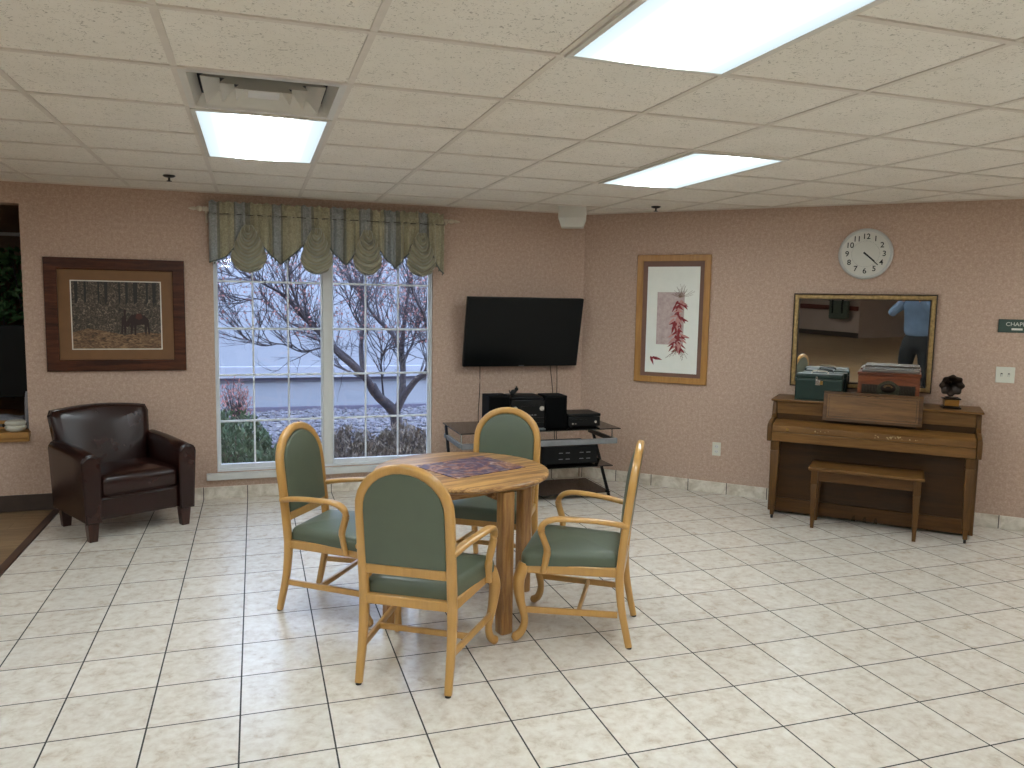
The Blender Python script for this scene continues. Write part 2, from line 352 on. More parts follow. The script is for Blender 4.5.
def obj(name, bm, mat, parent=None, loc=(0, 0, 0), rz=0, bevel=0, smooth=True, seg=2, ang=35):
    bmesh.ops.recalc_face_normals(bm, faces=bm.faces)
    me = bpy.data.meshes.new(name); bm.to_mesh(me); bm.free()
    if smooth:
        me.polygons.foreach_set('use_smooth', [True] * len(me.polygons)); me.set_sharp_from_angle(angle=math.radians(ang))
    me.materials.append(mat)
    o = bpy.data.objects.new(name, me); C.objects.link(o); o.location = loc; o.rotation_euler = (0, 0, rz)
    if parent: o.parent = parent
    if bevel:
        b = o.modifiers.new('bevel', 'BEVEL'); b.width = bevel; b.segments = seg; b.limit_method = 'ANGLE'; b.angle_limit = math.radians(40)
    return o
def thing(name, label, cat, loc, rz=0, group=None):
    o = bpy.data.objects.new(name, None); C.objects.link(o); o.empty_display_size = .1
    o.location = loc; o.rotation_euler = (0, 0, rz); return tag(o, label, cat, group)
def struct(name, bm, mat, loc=(0, 0, 0), rz=0, parent=None, bevel=0, smooth=False):
    o = obj(name, bm, mat, parent, loc, rz, bevel, smooth)
    if not parent: o['kind'] = 'structure'
    return o
def copy_tree(o, parent=None):
    c = o.copy(); C.objects.link(c)
    if parent: c.parent = parent
    for ch in list(o.children): copy_tree(ch, c)
    return c
def text(name, s, size, mat, parent, loc, rot=(PI / 2, 0, 0), ext=.0008, shear=0):
    cu = bpy.data.curves.new(name, 'FONT'); cu.body = s; cu.size = size; cu.align_x = 'CENTER'; cu.align_y = 'CENTER'; cu.extrude = ext; cu.offset = shear
    t = bpy.data.objects.new(name, cu); C.objects.link(t)
    dg = bpy.context.evaluated_depsgraph_get(); me = bpy.data.meshes.new_from_object(t.evaluated_get(dg))
    bpy.data.objects.remove(t); me.materials.clear(); me.materials.append(mat)
    o = bpy.data.objects.new(name, me); C.objects.link(o); o.parent = parent; o.location = loc; o.rotation_euler = rot
    return o

# wall frames: local x runs along the wall, local -y points into the room
LO = (0, 6.6244, 0); LR = math.atan(.0244)
RO = (2.867, 6.694, 0); RR = -PI / 4
def WL(u, w, z): return (u * math.cos(LR) + w * math.sin(LR), 6.6244 + u * math.sin(LR) - w * math.cos(LR), z)
_s = math.sqrt(.5)
def WR(u, w, z): return (2.867 + u * _s - w * _s, 6.694 - u * _s - w * _s, z)

# ------------------------------------------------------------------ setting
bm = nb(); prism(bm, [(FX, -12.6), (14, -12.6), (14, 8), (FX, 8)], -.05, 0, 'xy'); struct('floor', bm, M['tile'])
bm = nb(); prism(bm, [(-24, -12.6), (FX - .055, -12.6), (FX - .055, 8), (-24, 8)], -.05, 0, 'xy'); tag(obj('floor', bm, M['plank'], smooth=False), kind='structure')
bm = nb(); box(bm, FX - .055, FX, -12.5, 6.59, -.05, .006); struct('trim_1', bm, M['strip'], bevel=.004)
# window wall with its opening and the pass-through
WX0, WX1, WZ0, WZ1 = -.305, 1.455, .215, 2.12
OX1, OZ0, OZ1 = -1.605, .56, 2.262
def wall_cells(bm, xs, zs, holes, y0, y1):
    for i in range(len(xs) - 1):
        for j in range(len(zs) - 1):
            if (i, j) in holes: continue
            box(bm, xs[i], xs[i+1], y0, y1, zs[j], zs[j+1])
bm = nb()
for x0, x1, z0, z1 in ((-24, -2.9, 0, 2.6), (-2.9, OX1, 0, OZ0), (-2.9, OX1, OZ1, 2.6), (OX1, WX0, 0, 2.6), (WX0, WX1, 0, WZ0), (WX0, WX1, WZ1, 2.6), (WX1, 2.95, 0, 2.6)):
    box(bm, x0, x1, 0, .16, z0, z1)
bmesh.ops.remove_doubles(bm, verts=bm.verts, dist=1e-5)
struct('wall_window', bm, M['wallp'], LO, LR)
bm = nb(); box(bm, -.02, 11.5, 0, .15, 0, 2.6); struct('wall_angled', bm, M['wallp'], RO, RR)
bm = nb(); box(bm, 10.9, 11.05, -12.5, 0, 0, 2.6); struct('wall_right', bm, M['wallp'])
bm = nb(); box(bm, -24, 11, -12.65, -12.5, 0, 2.6); struct('wall_back', bm, M['hallwall'])
bm = nb(); box(bm, -24.1, -23.95, -12.5, 6.6, 0, 2.6); struct('wall_left', bm, M['hallwall'])
bm = nb(); box(bm, -24, -10.4, -12.5, -8.3, 0, 2.6); struct('wall_hall', bm, M['hallwall'])
# baseboards
bm = nb(); box(bm, FX, 2.86, -.010, -.0005, 0.0005, .100); struct('baseboard_window', bm, M['baseL'], LO, LR, bevel=.002)
bm = nb(); box(bm, .012, 10, -.010, -.0005, 0.0005, .100); struct('baseboard_angled', bm, M['baseR'], RO, RR, bevel=.002)
bm = nb(); box(bm, -23.9, FX - .002, -.012, -.0005, 0.0005, .125); struct('baseboard_left', bm, M['brownbase'], LO, LR, bevel=.003)
bm = nb(); box(bm, -10.3, 10.9, -12.498, -12.485, 0.0005, .15); struct('baseboard_back', bm, M['brownbase'])
bm = nb(); box(bm, -23.9, -10.39, -8.298, -8.285, 0.0005, .15); struct('baseboard_hall', bm, M['brownbase'])
for x0, x1, y in ((-10.3, 10.8, -12.47), (-23.8, -10.4, -8.27)):
    t = thing('handrail', 'dark red wooden handrail on the far hall wall, seen in the mirror' if y < -9 else 'dark red wooden handrail on the nearer hall wall, seen in the mirror', 'handrail', ((x0 + x1) / 2, y, .88))
    L = (x1 - x0) / 2
    bm = nb(); box(bm, -L, L, -.0, .05, -.07, .07); obj('rail', bm, M['handrail'], t, bevel=.02)
    for k in range(-3, 4):
        bm = nb(); box(bm, k * L / 3.3 - .03, k * L / 3.3 + .03, -.03, 0.0, -.04, .02); obj('bracket', bm, M['brass'], t)

# ceiling: tile plane, T-bars, holes are covered by the fixtures
VX0, VX1, VY0, VY1 = CX + CT + .014, CX + 2 * CT - .014, CY + CT + .014, CY + 2 * CT - .014     # cell of the air diffuser
bm = nb(); box(bm, -24, 12, -12.6, VY0, H + .004, H + .1); box(bm, -24, 12, VY1, 7.0, H + .004, H + .1); box(bm, -24, VX0, VY0, VY1, H + .004, H + .1); box(bm, VX1, 12, VY0, VY1, H + .004, H + .1); struct('ceiling', bm, M['ceil'])
bm = nb()
for i in range(-11, 21):
    x = CX + i * CT; ye = 6.6244 + .0244 * x if x < 2.867 else 9.561 - x
    if ye > -4: box(bm, x - .012, x + .012, -4, ye, H - .001, H + .0055)
for j in range(-10, 8):
    y = CY + j * CT; xe = min(11, 9.561 - y)
    if y < 6.5: box(bm, -7.5, xe, y - .012, y + .012, H - .0022, H + .005)
struct('trim_2', bm, M['tbar'])
# wall angle moulding
bm = nb(); box(bm, -12, 2.86, -.02, -.0005, H - .004, H + .005); struct('trim_3', bm, M['tbar'], LO, LR)
bm = nb(); box(bm, .01, 11, -.02, -.0005, H - .004, H + .005); struct('trim_4', bm, M['tbar'], RO, RR)

# ------------------------------------------------------------------ ceiling lights (2 x 4 ft troffers)
def troffer(ci, r0, label, group=None):
    xc = CX + (ci + .5) * CT; yc = CY + (r0 + 1) * CT
    t = thing('ceiling_light', label, 'ceiling light', (xc, yc, H), 0, group)
    a, b = .298, .602
    bm = nb()
    for x0, x1, y0, y1 in ((-a, a, -b, -b + .022), (-a, a, b - .022, b), (-a, -a + .022, -b + .022, b - .022), (a - .022, a, -b + .022, b - .022)): box(bm, x0, x1, y0, y1, -.009, .002)
    obj('frame', bm, M['fixture'], t, bevel=.002)
    bm = nb(); box(bm, -a + .02, a - .02, -b + .02, b - .02, -.006, .003); obj('diffuser', bm, M['panel'], t, smooth=False)
    return t
troffer(3, -2, 'large bright ceiling light nearest the camera, at the top edge of the photo')
troffer(1, 2, 'bright ceiling light beside the air vent, above the window')
troffer(5, 2, 'bright slanted ceiling light towards the corner with the television')
for ci, r0 in [(-1, -3), (-5, -1)] + [(ci, r0) for ci in (-29, -17, -5, 1, 7, 13, 18) for r0 in (-7, -13, -19) if not (ci < -16 and r0 < -17)] + [(ci, r0) for ci in (-17, -11, -6) for r0 in (-3, 2)] + [(10, -1), (15, -1)]:  # unseen extra troffers, added on the same grid to brighten the room
    troffer(ci, r0, 'added ceiling light outside the view, put in to brighten the room', 'added ceiling lights out of view')

# air diffuser
t = thing('ceiling_vent', 'square white ceiling air diffuser with nested louvres beside the light', 'vent', (CX + 1.5 * CT, CY + 1.5 * CT, H))
def ring_sq(bm, ro, zo, ri, zi, th=.003):
    for (a, b) in ((zo, zi), (zo + th, zi + th)):
        o = [bm.verts.new((sx * ro, sy * ro, a)) for sx, sy in ((-1, -1), (1, -1), (1, 1), (-1, 1))]
        i = [bm.verts.new((sx * ri, sy * ri, b)) for sx, sy in ((-1, -1), (1, -1), (1, 1), (-1, 1))]
        for k in range(4): bm.faces.new((o[k], o[(k+1) % 4], i[(k+1) % 4], i[k]))
bm = nb(); ring_sq(bm, .297, -.004, .270, -.004); ring_sq(bm, .270, -.004, .245, .045); obj('frame', bm, M['fixture'], t, smooth=False)
bm = nb()
for x0, x1, y0, y1 in ((-.29, .29, -.29, -.275), (-.29, .29, .275, .29), (-.29, -.275, -.275, .275), (.275, .29, -.275, .275)): box(bm, x0, x1, y0, y1, .007, .28)
box(bm, -.29, .29, -.29, .29, .28, .29); obj('plenum_box', bm, M['insul'], t)
bm = nb(); lathe(bm, [(.11, .279), (.11, .21)], n=28); obj('duct_opening', bm, M['duct'], t)
for ro, ri, zz in ((.225, .165, -.002), (.160, .112, -.004), (.106, .06, -.006)):
    bm = nb(); ring_sq(bm, ro, zz, ri, zz + .055, .002); obj('louvre', bm, M['fixture'], t, smooth=False)
bm = nb(); box(bm, -.06, .06, -.06, .06, .002, .008); obj('centre_plate', bm, M['fixture'], t, bevel=.002)
bm = nb(); box(bm, -.22, .22, -.006, .006, .056, .062); box(bm, -.006, .006, -.22, .22, .056, .062); obj('louvre_bracket', bm, M['duct'], t)
# sprinklers
for (x, y), lab in (((-.532, 5.84), 'small ceiling fire sprinkler on the left, above the framed landscape'), ((3.165, 5.92), 'small ceiling fire sprinkler right of the white corner box')):
    t = thing('fire_sprinkler', lab, 'sprinkler', (x, y, H))
    bm = nb(); lathe(bm, [(.038, .004), (.04, -.002), (.03, -.008), (.014, -.012)], n=20); obj('escutcheon', bm, M['darkmetal'], t)
    bm = nb(); lathe(bm, [(.007, -.008), (.007, -.03), (.016, -.032), (.018, -.036), (.004, -.038)], n=12); obj('head', bm, M['darkmetal'], t)
# white box in the corner under the ceiling
t = thing('corner_speaker_box', 'small white box with a tapered bottom fixed under the ceiling in the corner', 'speaker', (2.58, 6.30, H), math.radians(-24))
bm = nb(); prism(bm, [(-.115, .10), (-.115, -.13), (.115, -.13), (.115, .10)], -.095, .004, 'xy'); obj('housing', bm, M['fixture'], t, bevel=.004)
bm = nb()
A = [bm.verts.new((x, y, -.095)) for x, y in ((-.115, .10), (-.115, -.13), (.115, -.13), (.115, .10))]
B = [bm.verts.new((x, y, -.165)) for x, y in ((-.092, .07), (-.092, -.08), (.092, -.08), (.092, .07))]
bm.faces.new(A); bm.faces.new(B)
for k in range(4): bm.faces.new((A[k], A[(k+1) % 4], B[(k+1) % 4], B[k]))
obj('grille', bm, M['fixture'], t, smooth=False)

# ------------------------------------------------------------------ window
def bar(bm, x0, x1, z0, z1, y0, y1): box(bm, x0, x1, y0, y1, z0, z1)
win = tag(bpy.data.objects.new('window_1', None), kind='structure'); C.objects.link(win); win.location = LO; win.rotation_euler = (0, 0, LR)
bm = nb()
bar(bm, WX0, WX0 + .018, WZ0, WZ1, .02, .10); bar(bm, WX1 - .018, WX1, WZ0, WZ1, .02, .10); bar(bm, WX0 + .018, WX1 - .018, WZ1 - .03, WZ1, .02, .10); bar(bm, WX0 + .018, WX1 - .018, WZ0, WZ0 + .022, .02, .10)
obj('window_frame', bm, M['vinyl'], win, bevel=.003)
bm = nb(); bar(bm, .532, .608, WZ0 + .022, WZ1 - .03, .015, .10); obj('mullion', bm, M['white'], win, bevel=.004)
ZB = [.258, .620, .993, 1.367, 1.742, 2.10]
for sx0, sx1 in ((WX0 + .018, .532), (.608, WX1 - .018)):
    bm = nb(); e = .013
    bar(bm, sx0, sx0 + e, WZ0 + .022, WZ1 - .03, .04, .08); bar(bm, sx1 - e, sx1, WZ0 + .022, WZ1 - .03, .04, .08)
    bar(bm, sx0 + e, sx1 - e, WZ0 + .022, .258 + .012, .04, .08); bar(bm, sx0 + e, sx1 - e, WZ1 - .05, WZ1 - .03, .04, .08)
    s = obj('sash', bm, M['vinyl'], win, bevel=.002)
    bm = nb()
    for z in ZB[1:5]: bar(bm, sx0 + e, sx1 - e, z - .008, z + .008, .052, .068)
    for k in (1, 2):
        x = sx0 + (sx1 - sx0) * k / 3 + (0.004 if sx0 > 0 else 0); bar(bm, x - .007, x + .007, .27, WZ1 - .05, .0525, .0675)
    obj('muntins', bm, M['vinyl'], s, bevel=.002)
    bm = nb(); bar(bm, sx0 + e, sx1 - e, .262, WZ1 - .045, .0585, .0615); obj('glass', bm, M['glass'], s, smooth=False)
bm = nb(); box(bm, -.385, 1.53, -.045, -.0005, .160, .213); box(bm, WX0 + .001, WX1 - .001, -.0005, .10, .19, .2149)
obj('window_sill', bm, M['white'], win, bevel=.004)

# pass-through ledge and what stands behind it
bm = nb(); box(bm, -2.95, OX1 + .01, -.06, .20, OZ0 + .001, OZ0 + .045); box(bm, -2.95, OX1 + .005, -.04, -.0005, OZ0 - .03, OZ0); struct('trim_5', bm, M['ledge'], LO, LR, bevel=.005)
bm = nb(); box(bm, -4, -1.0, 1.5, 1.6, 0, 2.6); box(bm, -1.1, -1.0, .16, 1.5, 0, 2.6); box(bm, -4, -3.9, .16, 1.5, 0, 2.6); box(bm, -4, -1.0, .16, 1.6, 2.6, 2.7); struct('wall_niche', bm, M['nichewall'], LO, LR)
bm = nb(); box(bm, -3.9, -1.1, .16, 1.5, -.03, OZ0 + .02); struct('trim_6', bm, M['ledge'], LO, LR)

# ------------------------------------------------------------------ valance and rod
vt = thing('curtain_rod', 'cream curtain rod with carved finials above the window', 'curtain rod', WL(.6, .07, 2.285), LR)
bm = nb(); tube(bm, [(-.95, 0, 0), (.95, 0, 0)], .011, 12); obj('rod', bm, M['cream'], vt)
for sx in (-1, 1):
    bm = nb(); lathe(bm, [(.011, 0), (.018, .006), (.018, .014), (.010, .020), (.020, .032), (.022, .045), (.014, .060), (.009, .068), (.014, .080), (.010, .100), (.004, .118)], n=14, axis='x', mx=Matrix.Translation((sx * .95, 0, 0)) @ Matrix.Diagonal((sx, 1, 1, 1))); obj('finial', bm, M['cream'], vt)
    bm = nb(); box(bm, sx * .942 - .008, sx * .942 + .008, -.018, .069, -.03, .016); box(bm, sx * .942 - .008, sx * .942 + .008, .05, .0692, -.10, -.03); obj('bracket', bm, M['cream'], vt, bevel=.002)
val = thing('window_valance', 'gathered striped valance with four draped swags hanging across the window top', 'valance', WL(.6, .07, 2.285), LR)
HW = .925
sw = [-.64, -.125, .28, .725]         # swag centres, local x
tails = [-.88, -.38, .06, .48, .905]  # lowest points between
def hem(x):
    """bottom edge of the flat valance cloth"""
    prs = [(-HW, .395), (-.80, .345), (sw[0], .12), (tails[1] - .02, .395), (sw[1], .12), (tails[2] + .05, .385), (sw[2], .12), (tails[3] + .03, .40), (sw[3], .12), (.83, .30), (HW, .43)]
    for (a, p), (b, q) in zip(prs, prs[1:]):
        if a <= x <= b:
            f = (x - a) / (b - a); return p + (q - p) * (f ** .8 if q > p else 1 - (1 - f) ** .8)
    return .4
def foldy(x, z): return .026 * math.sin(x * 66 + 2.3 * math.sin(x * 11)) * min(1, .35 + z * 2) + .006 * math.sin(x * 141)
N = 300
bm = nb(); cols = []
for i in range(N + 1):
    x = -HW + 2 * HW * i / N; hz = hem(x); col = []
    for j in range(9):
        z = -.03 + (hz - .03 + .06) * j / 8 - .0; z = -.028 - (hz - .02) * j / 8
        col.append(bm.verts.new((x, -.024 + foldy(x, -z) - .0, z)))
    cols.append(col)
for a, b in zip(cols, cols[1:]):
    for j in range(8): bm.faces.new((a[j], b[j], b[j+1], a[j+1]))
o = obj('valance_cloth', bm, M['damask'], val, ang=80); sd = o.modifiers.new('thick', 'SOLIDIFY'); sd.thickness = .003
# rod pocket with ruffled header
bm = nb(); cols = []
prof = [(-.016, -.05), (-.020, -.02), (-.021, 0), (-.019, .018), (-.006, .026), (-.010, .05), (-.004, .062)]
prof2 = [(.004, .06), (.004, .026), (.018, .018), (.019, -.02), (.015, -.05)]
for i in range(N + 1):
    x = -HW + 2 * HW * i / N; w = .004 * math.sin(x * 150) + .003 * math.sin(x * 83 + 1); hr = .006 * math.sin(x * 110) + .004 * math.sin(x * 47)
    col = [bm.verts.new((x, y + w, z + (hr if z > .04 else 0))) for y, z in prof + prof2]; cols.append(col)
for a, b in zip(cols, cols[1:]):
    for j in range(len(a) - 1): bm.faces.new((a[j], b[j], b[j+1], a[j+1]))
obj('rod_pocket', bm, M['damask'], val, ang=80)
bm = nb(); tube(bm, [(-HW + 2 * HW * i / 120, -.0275 + .003 * math.sin(i * 1.7), -.034 + .002 * math.sin(i * .9)) for i in range(121)], .0028, 6); obj('gather_cord', bm, M['darkback'], val)
# piping along the hem
bm = nb(); pts = [(-HW + 2 * HW * i / 200, -.027 + foldy(-HW + 2 * HW * i / 200, .3), -.028 - (hem(-HW + 2 * HW * i / 200) - .02)) for i in range(201)]
tube(bm, pts, .006, 6); obj('hem_trim', bm, M['fringe'], val, ang=80)
# bead fringe
bm = nb()
for i in range(4, 200, 3):
    x, y, z = pts[i]; lathe(bm, [(.001, 0), (.005, -.006), (.006, -.012), (.001, -.02)], (x, y, z - .008), 6)
tag(obj('bead_fringe', bm, M['fringe'], val), kind='stuff')
for k, sc in enumerate(sw):
    bm = nb(); nu, nv = 36, 84; g = []
    wtop, wbot, zt, zb = .028, (.132, .125, .115, .122)[k], -.11, (-.475, -.475, -.47, -.47)[k]
    for j in range(nv + 1):
        v = j / nv; row = []
        hw = wtop + (wbot - wtop) * min(1, (v / .62)) ** .75
        if v > .62: hw = wbot * math.sqrt(max(0, 1 - ((v - .62) / .38) ** 2.2)) + .002
        for i in range(nu + 1):
            u = -1 + 2 * i / nu; x = u * hw; z = zt + (zb - zt) * v
            fold = math.sin((v * 5.6 - (1 - abs(u) ** 1.6) * 2.3 * (1 - .45 * v)) * 2 * PI + .6 * math.sin(4 * u + k))
            y = -.055 - .045 * (1 - u * u) * math.sin(min(1, v * 1.15) * PI) ** .8 - .026 * fold * (1 - .5 * abs(u)) * min(1, v * 4) - .01 * math.cos(u * 9 + k) * (1 - v)
            row.append(bm.verts.new((sc + x, y, z)))
        g.append(row)
    for a, b in zip(g, g[1:]):
        for i in range(nu): bm.faces.new((a[i], a[i+1], b[i+1], b[i]))
    o = obj('swag', bm, M['swag'], val, ang=80); sd = o.modifiers.new('thick', 'SOLIDIFY'); sd.thickness = .003

# ------------------------------------------------------------------ dining table
TC = (1.018, 3.925)
t = thing('round_table', 'round oak table with four square legs in the middle of the room', 'table', (TC[0], TC[1], 0), math.radians(17))
bm = nb(); lathe(bm, [(.444, .718), (.454, .724), (.458, .733), (.454, .742), (.444, .747), (.2, .7475)], n=72); obj('tabletop', bm, M['oak'], t)
bm = nb()
for k in range(4):
    mx = Matrix.Rotation(k * PI / 2, 4, 'Z')
    prism(bm, [(-.235, .716), (.235, .716), (.235, .66), (-.235, .66)], -.262, -.240, 'xz', mx)
obj('apron', bm, M['oak'], t, bevel=.003)
for k in range(4):
    a = math.radians(-90 + 90 * k); bm = nb()
    box(bm, -.034, .034, -.034, .034, 0, .716, Matrix.Rotation(a, 4, 'Z') @ Matrix.Translation((.408, 0, 0)) @ Matrix.Rotation(PI / 4 * 0, 4, 'Z'))
    obj('leg', bm, M['oakz'], t, bevel=.012, seg=3)
    bm = nb(); box(bm, .23, .382, -.014, .014, .655, .716, Matrix.Rotation(a, 4, 'Z')); obj('corner_bracket', bm, M['oak'], t)
pz = nb(); box(pz, -.228, .228, -.185, .185, 0, .003)
tag(obj('jigsaw_puzzle', pz, M['puzzle'], None, (1.068, 3.945, .7477), math.radians(23), smooth=False), 'finished jigsaw puzzle in dark blue and orange lying on the round table', 'puzzle')

# ------------------------------------------------------------------ armchairs around the table
def dining_chair():
    t = thing('dining_chair', 'x', 'chair', (0, 0, 0))
    wd = M['chairwood']
    # back frame: bent-wood arch, y follows the recline
    def yb(z): return -.210 - (.068 * ((z - .36) / .59) ** 1.2 if z > .36 else 0)
    P = []
    for z in (.36, .45, .54, .63, .70, .745): P.append((-.196, z))
    for k in range(1, 16):
        a = PI - PI * k / 16; P.append((.196 * math.cos(a), .755 + .186 * math.sin(a) ** .95))
    for z in (.745, .70, .63, .54, .45, .36): P.append((.196, z))
    bm = nb(); tube(bm, [(x, yb(z), z) for x, z in P], (.021, .019), 12, up=(0, 1, .15), sq=3.2); obj('back_frame', bm, wd, t, ang=50)
    bm = nb(); box(bm, -.178, .178, -.238, -.206, .478, .520); obj('back_rail', bm, wd, t, bevel=.005)
    # upholstered back pad (both faces)
    ol = [(-.183, .521)] + [(x * .90, .745 + (z - .745) * .90) for x, z in P[5:-5]] + [(.183, .521)]
    ol = [(-.176, .521), (-.1765, .6), (-.1765, .7)] + [(.1765 * math.cos(PI - PI * k / 16), .755 + .167 * math.sin(PI * k / 16) ** .95) for k in range(0, 17)] + [(.1765, .7), (.1765, .6), (.176, .521)]
    bm = nb(); puff(bm, ol, .030, .012, .014, lambda u, v, h: (u, yb(v) - .006 + h, v)); obj('backrest', bm, M['vinylgreen'], t, ang=60)
    bm = nb(); puff(bm, ol, .012, .004, .002, lambda u, v, h: (u, yb(v) - .0065 - h, v)); obj('back_panel', bm, M['vinylgreen'], t, ang=60)
    # rear legs
    for s in (-1, 1):
        bm = nb(); tube(bm, smooth_pts([(s * .196, -.210, .375), (s * .197, -.211, .30), (s * .198, -.225, .18), (s * .199, -.262, .008)], 5), [(.021, .020), (.021, .02), (.019, .018), (.016, .016)], 12, up=(0, 1, .2), sq=3.2)
        l = obj('leg', bm, wd, t, ang=50)
        bm = nb(); lathe(bm, [(.013, 0), (.013, .009)], (s * .199, -.264, 0), 12); obj('foot_cap', bm, M['caster'], l)
    for s in (-1, 1):
        bm = nb(); tube(bm, smooth_pts([(s * .232, .242, .385), (s * .240, .252, .345), (s * .246, .264, .29), (s * .240, .254, .20), (s * .228, .234, .11), (s * .232, .246, .05), (s * .247, .274, .022), (s * .252, .286, .012)], 4),
             [(.024, .024), (.027, .027), (.027, .027), (.021, .021), (.016, .016), (.018, .018), (.022, .018), (.012, .011)], 12, up=(s * .7, -.7, .2), sq=2.6)
        obj('leg', bm, wd, t, ang=50)
    # seat frame
    bm = nb()
    box(bm, -.182, .182, -.228, -.195, .342, .384)
    prism(bm, [(-.225, .256), (.225, .256), (.225, .223), (-.225, .223)], .338, .384, 'xy')
    for s in (-1, 1): prism(bm, [(s * .186, -.195), (s * .208, -.195), (s * .246, .228), (s * .222, .228)], .339, .384, 'xy')
    obj('seat_frame', bm, wd, t, bevel=.005)
    # seat cushion
    ol = []
    for x, y, r, a0 in ((.205, .210, .05, 0), (-.205, .210, .05, 90), (-.170, -.175, .025, 180), (.170, -.175, .025, 270)):
        for k in range(6): a = math.radians(a0 + 18 * k); ol.append((x + r * math.cos(a), y + r * math.sin(a)))
    bm = nb(); puff(bm, ol, .068, .034, .016, lambda u, v, h: (u, v, .384 + h - .012 * max(0, (v - .1)) * 4)); obj('seat', bm, M['vinylgreen'], t, ang=60)
    # arms
    for s in (-1, 1):
        bm = nb(); tube(bm, smooth_pts([(s * .204, -.242, .590), (s * .226, -.13, .608), (s * .256, .01, .618), (s * .268, .095, .616), (s * .270, .142, .594), (s * .268, .156, .558), (s * .263, .142, .510), (s * .256, .128, .465), (s * .251, .132, .42), (s * .246, .145, .352)], 5),
             [(.017, .014), (.021, .013), (.024, .012), (.024, .013), (.020, .015), (.018, .015), (.017, .015), (.017, .015), (.018, .015), (.018, .014)], 12, up=(0, .05, 1), sq=2.6)
        obj('armrest', bm, wd, t, ang=50)
    # stretchers
    for s in (-1, 1):
        bm = nb(); tube(bm, [(s * .198, -.205, .158), (s * .236, .228, .158)], (.010, .016), 10, sq=3.2); obj('stretcher', bm, wd, t, ang=50)
    bm = nb(); tube(bm, [(-.217, -.02, .158), (.217, -.02, .158)], (.010, .014), 10, sq=3.2); obj('cross_stretcher', bm, wd, t, ang=50)
    return t
ch0 = dining_chair()
def place(c, x, y, f, label):
    c.location = (x, y, 0); c.rotation_euler = (0, 0, math.atan2(-f[0], f[1])); c['label'] = label; c['group'] = 'armchairs around the round table'
spots = [((.702, 3.325), (.535, .845), 'wooden armchair nearest the camera, showing the back of its green backrest'),
         ((.43, 4.141), (.83, -.56), 'wooden armchair with green vinyl left of the round table, before the window'),
         ((1.35, 4.42), (-.56, -.83), 'wooden armchair with green vinyl behind the table, in front of the stereo stand'),
         ((1.525, 3.51), (-.865, .50), 'wooden armchair with green vinyl right of the round table, seen from its side')]
for i, (q, f, lab) in enumerate(spots):
    place(ch0 if i == 0 else copy_tree(ch0), q[0], q[1], f, lab)

# ------------------------------------------------------------------ leather club chair
ac = thing('leather_armchair', 'dark brown leather club armchair standing by the wall left of the window', 'armchair', (-.92, 6.06, 0), math.radians(28.5))
lt = M['leather']
def rbox(bm, x0, x1, y0, y1, z0, z1, r, n=4):
    """box rounded on every edge (soft upholstery)"""
    puff(bm, rrect(x0, x1, y0, y1, r, n), z1 - z0, r, 0, lambda u, v, h: (u, v, z0 + h), both=True)
bm = nb()      # base and front rail
box(bm, -.27, .27, -.335, .30, .135, .29); obj('base', bm, lt, ac, bevel=.02, seg=3)
bm = nb(); puff(bm, rrect(-.262, .262, -.36, .14, .05), .150, .045, .022, lambda u, v, h: (u, v, .285 + h), both=True); obj('seat_cushion', bm, lt, ac, ang=60)
bm = nb(); pts = [(math.copysign(1, x) * .0 + x, y, .292) for x, y in rrect(-.262, .262, -.362, .14, .05)]; tube(bm, pts, .005, 6, closed=True); obj('piping', bm, lt, ac)
for s in (-1, 1):
    bm = nb()
    # arm: front face outline (x,z) swept back, slightly lower at the front, rolled top
    ol = [(s * .262, .13), (s * .355, .13), (s * .362, .30), (s * .372, .50)]
    for k in range(0, 9): a = PI * k / 8; ol.append((s * (.316 + .058 * math.cos(a)),   .535 + .052 * math.sin(a)))
    ol += [(s * .262, .45)]
    secs = [(-.365, .96, .985), (-.372, .90, .95), (-.355, 1, 1), (-.1, 1, 1.03), (.15, 1.02, 1.05), (.34, 1.03, 1.05), (.36, .97, 1.03)]
    secs = [(-.375, .93, .975)] + [(-.358, 1, 1), (-.2, 1, 1.025), (0, 1.01, 1.045), (.15, 1.0, 1.05), (.26, .99, 1.05), (.28, .95, 1.03)]
    R = []
    for y, sx, sz in secs:
        R.append([bm.verts.new((s * .315 + (x - s * .315) * sx + s * .015 * max(0, y + .2), y, .13 + (z - .13) * sz)) for x, z in ol])
    n = len(ol)
    for A, B in zip(R, R[1:]):
        for k in range(n): bm.faces.new((A[k], A[(k+1) % n], B[(k+1) % n], B[k]))
    bm.faces.new(R[0]); bm.faces.new(R[-1])
    arm = obj('armrest', bm, lt, ac, bevel=.008, seg=2, ang=45)
    bm = nb(); tube(bm, [(s * .315 + (x - s * .315) * 1.0, -.364, .13 + (z - .13) * .993) for x, z in ol], .0045, 6, up=(0, 1, 0), closed=True); obj('piping', bm, lt, arm)
    for y in (-.315, .20):
        bm = nb()
        A = [bm.verts.new((s * .305 + dx * .036, y + dy * .036, .135)) for dx, dy in ((-1, -1), (1, -1), (1, 1), (-1, 1))]
        B = [bm.verts.new((s * .305 + dx * .026, y + dy * .026, 0)) for dx, dy in ((-1, -1), (1, -1), (1, 1), (-1, 1))]
        bm.faces.new(A); bm.faces.new(B)
        for k in range(4): bm.faces.new((A[k], A[(k+1) % 4], B[(k+1) % 4], B[k]))
        obj('leg', bm, M['foot'], ac, bevel=.003)
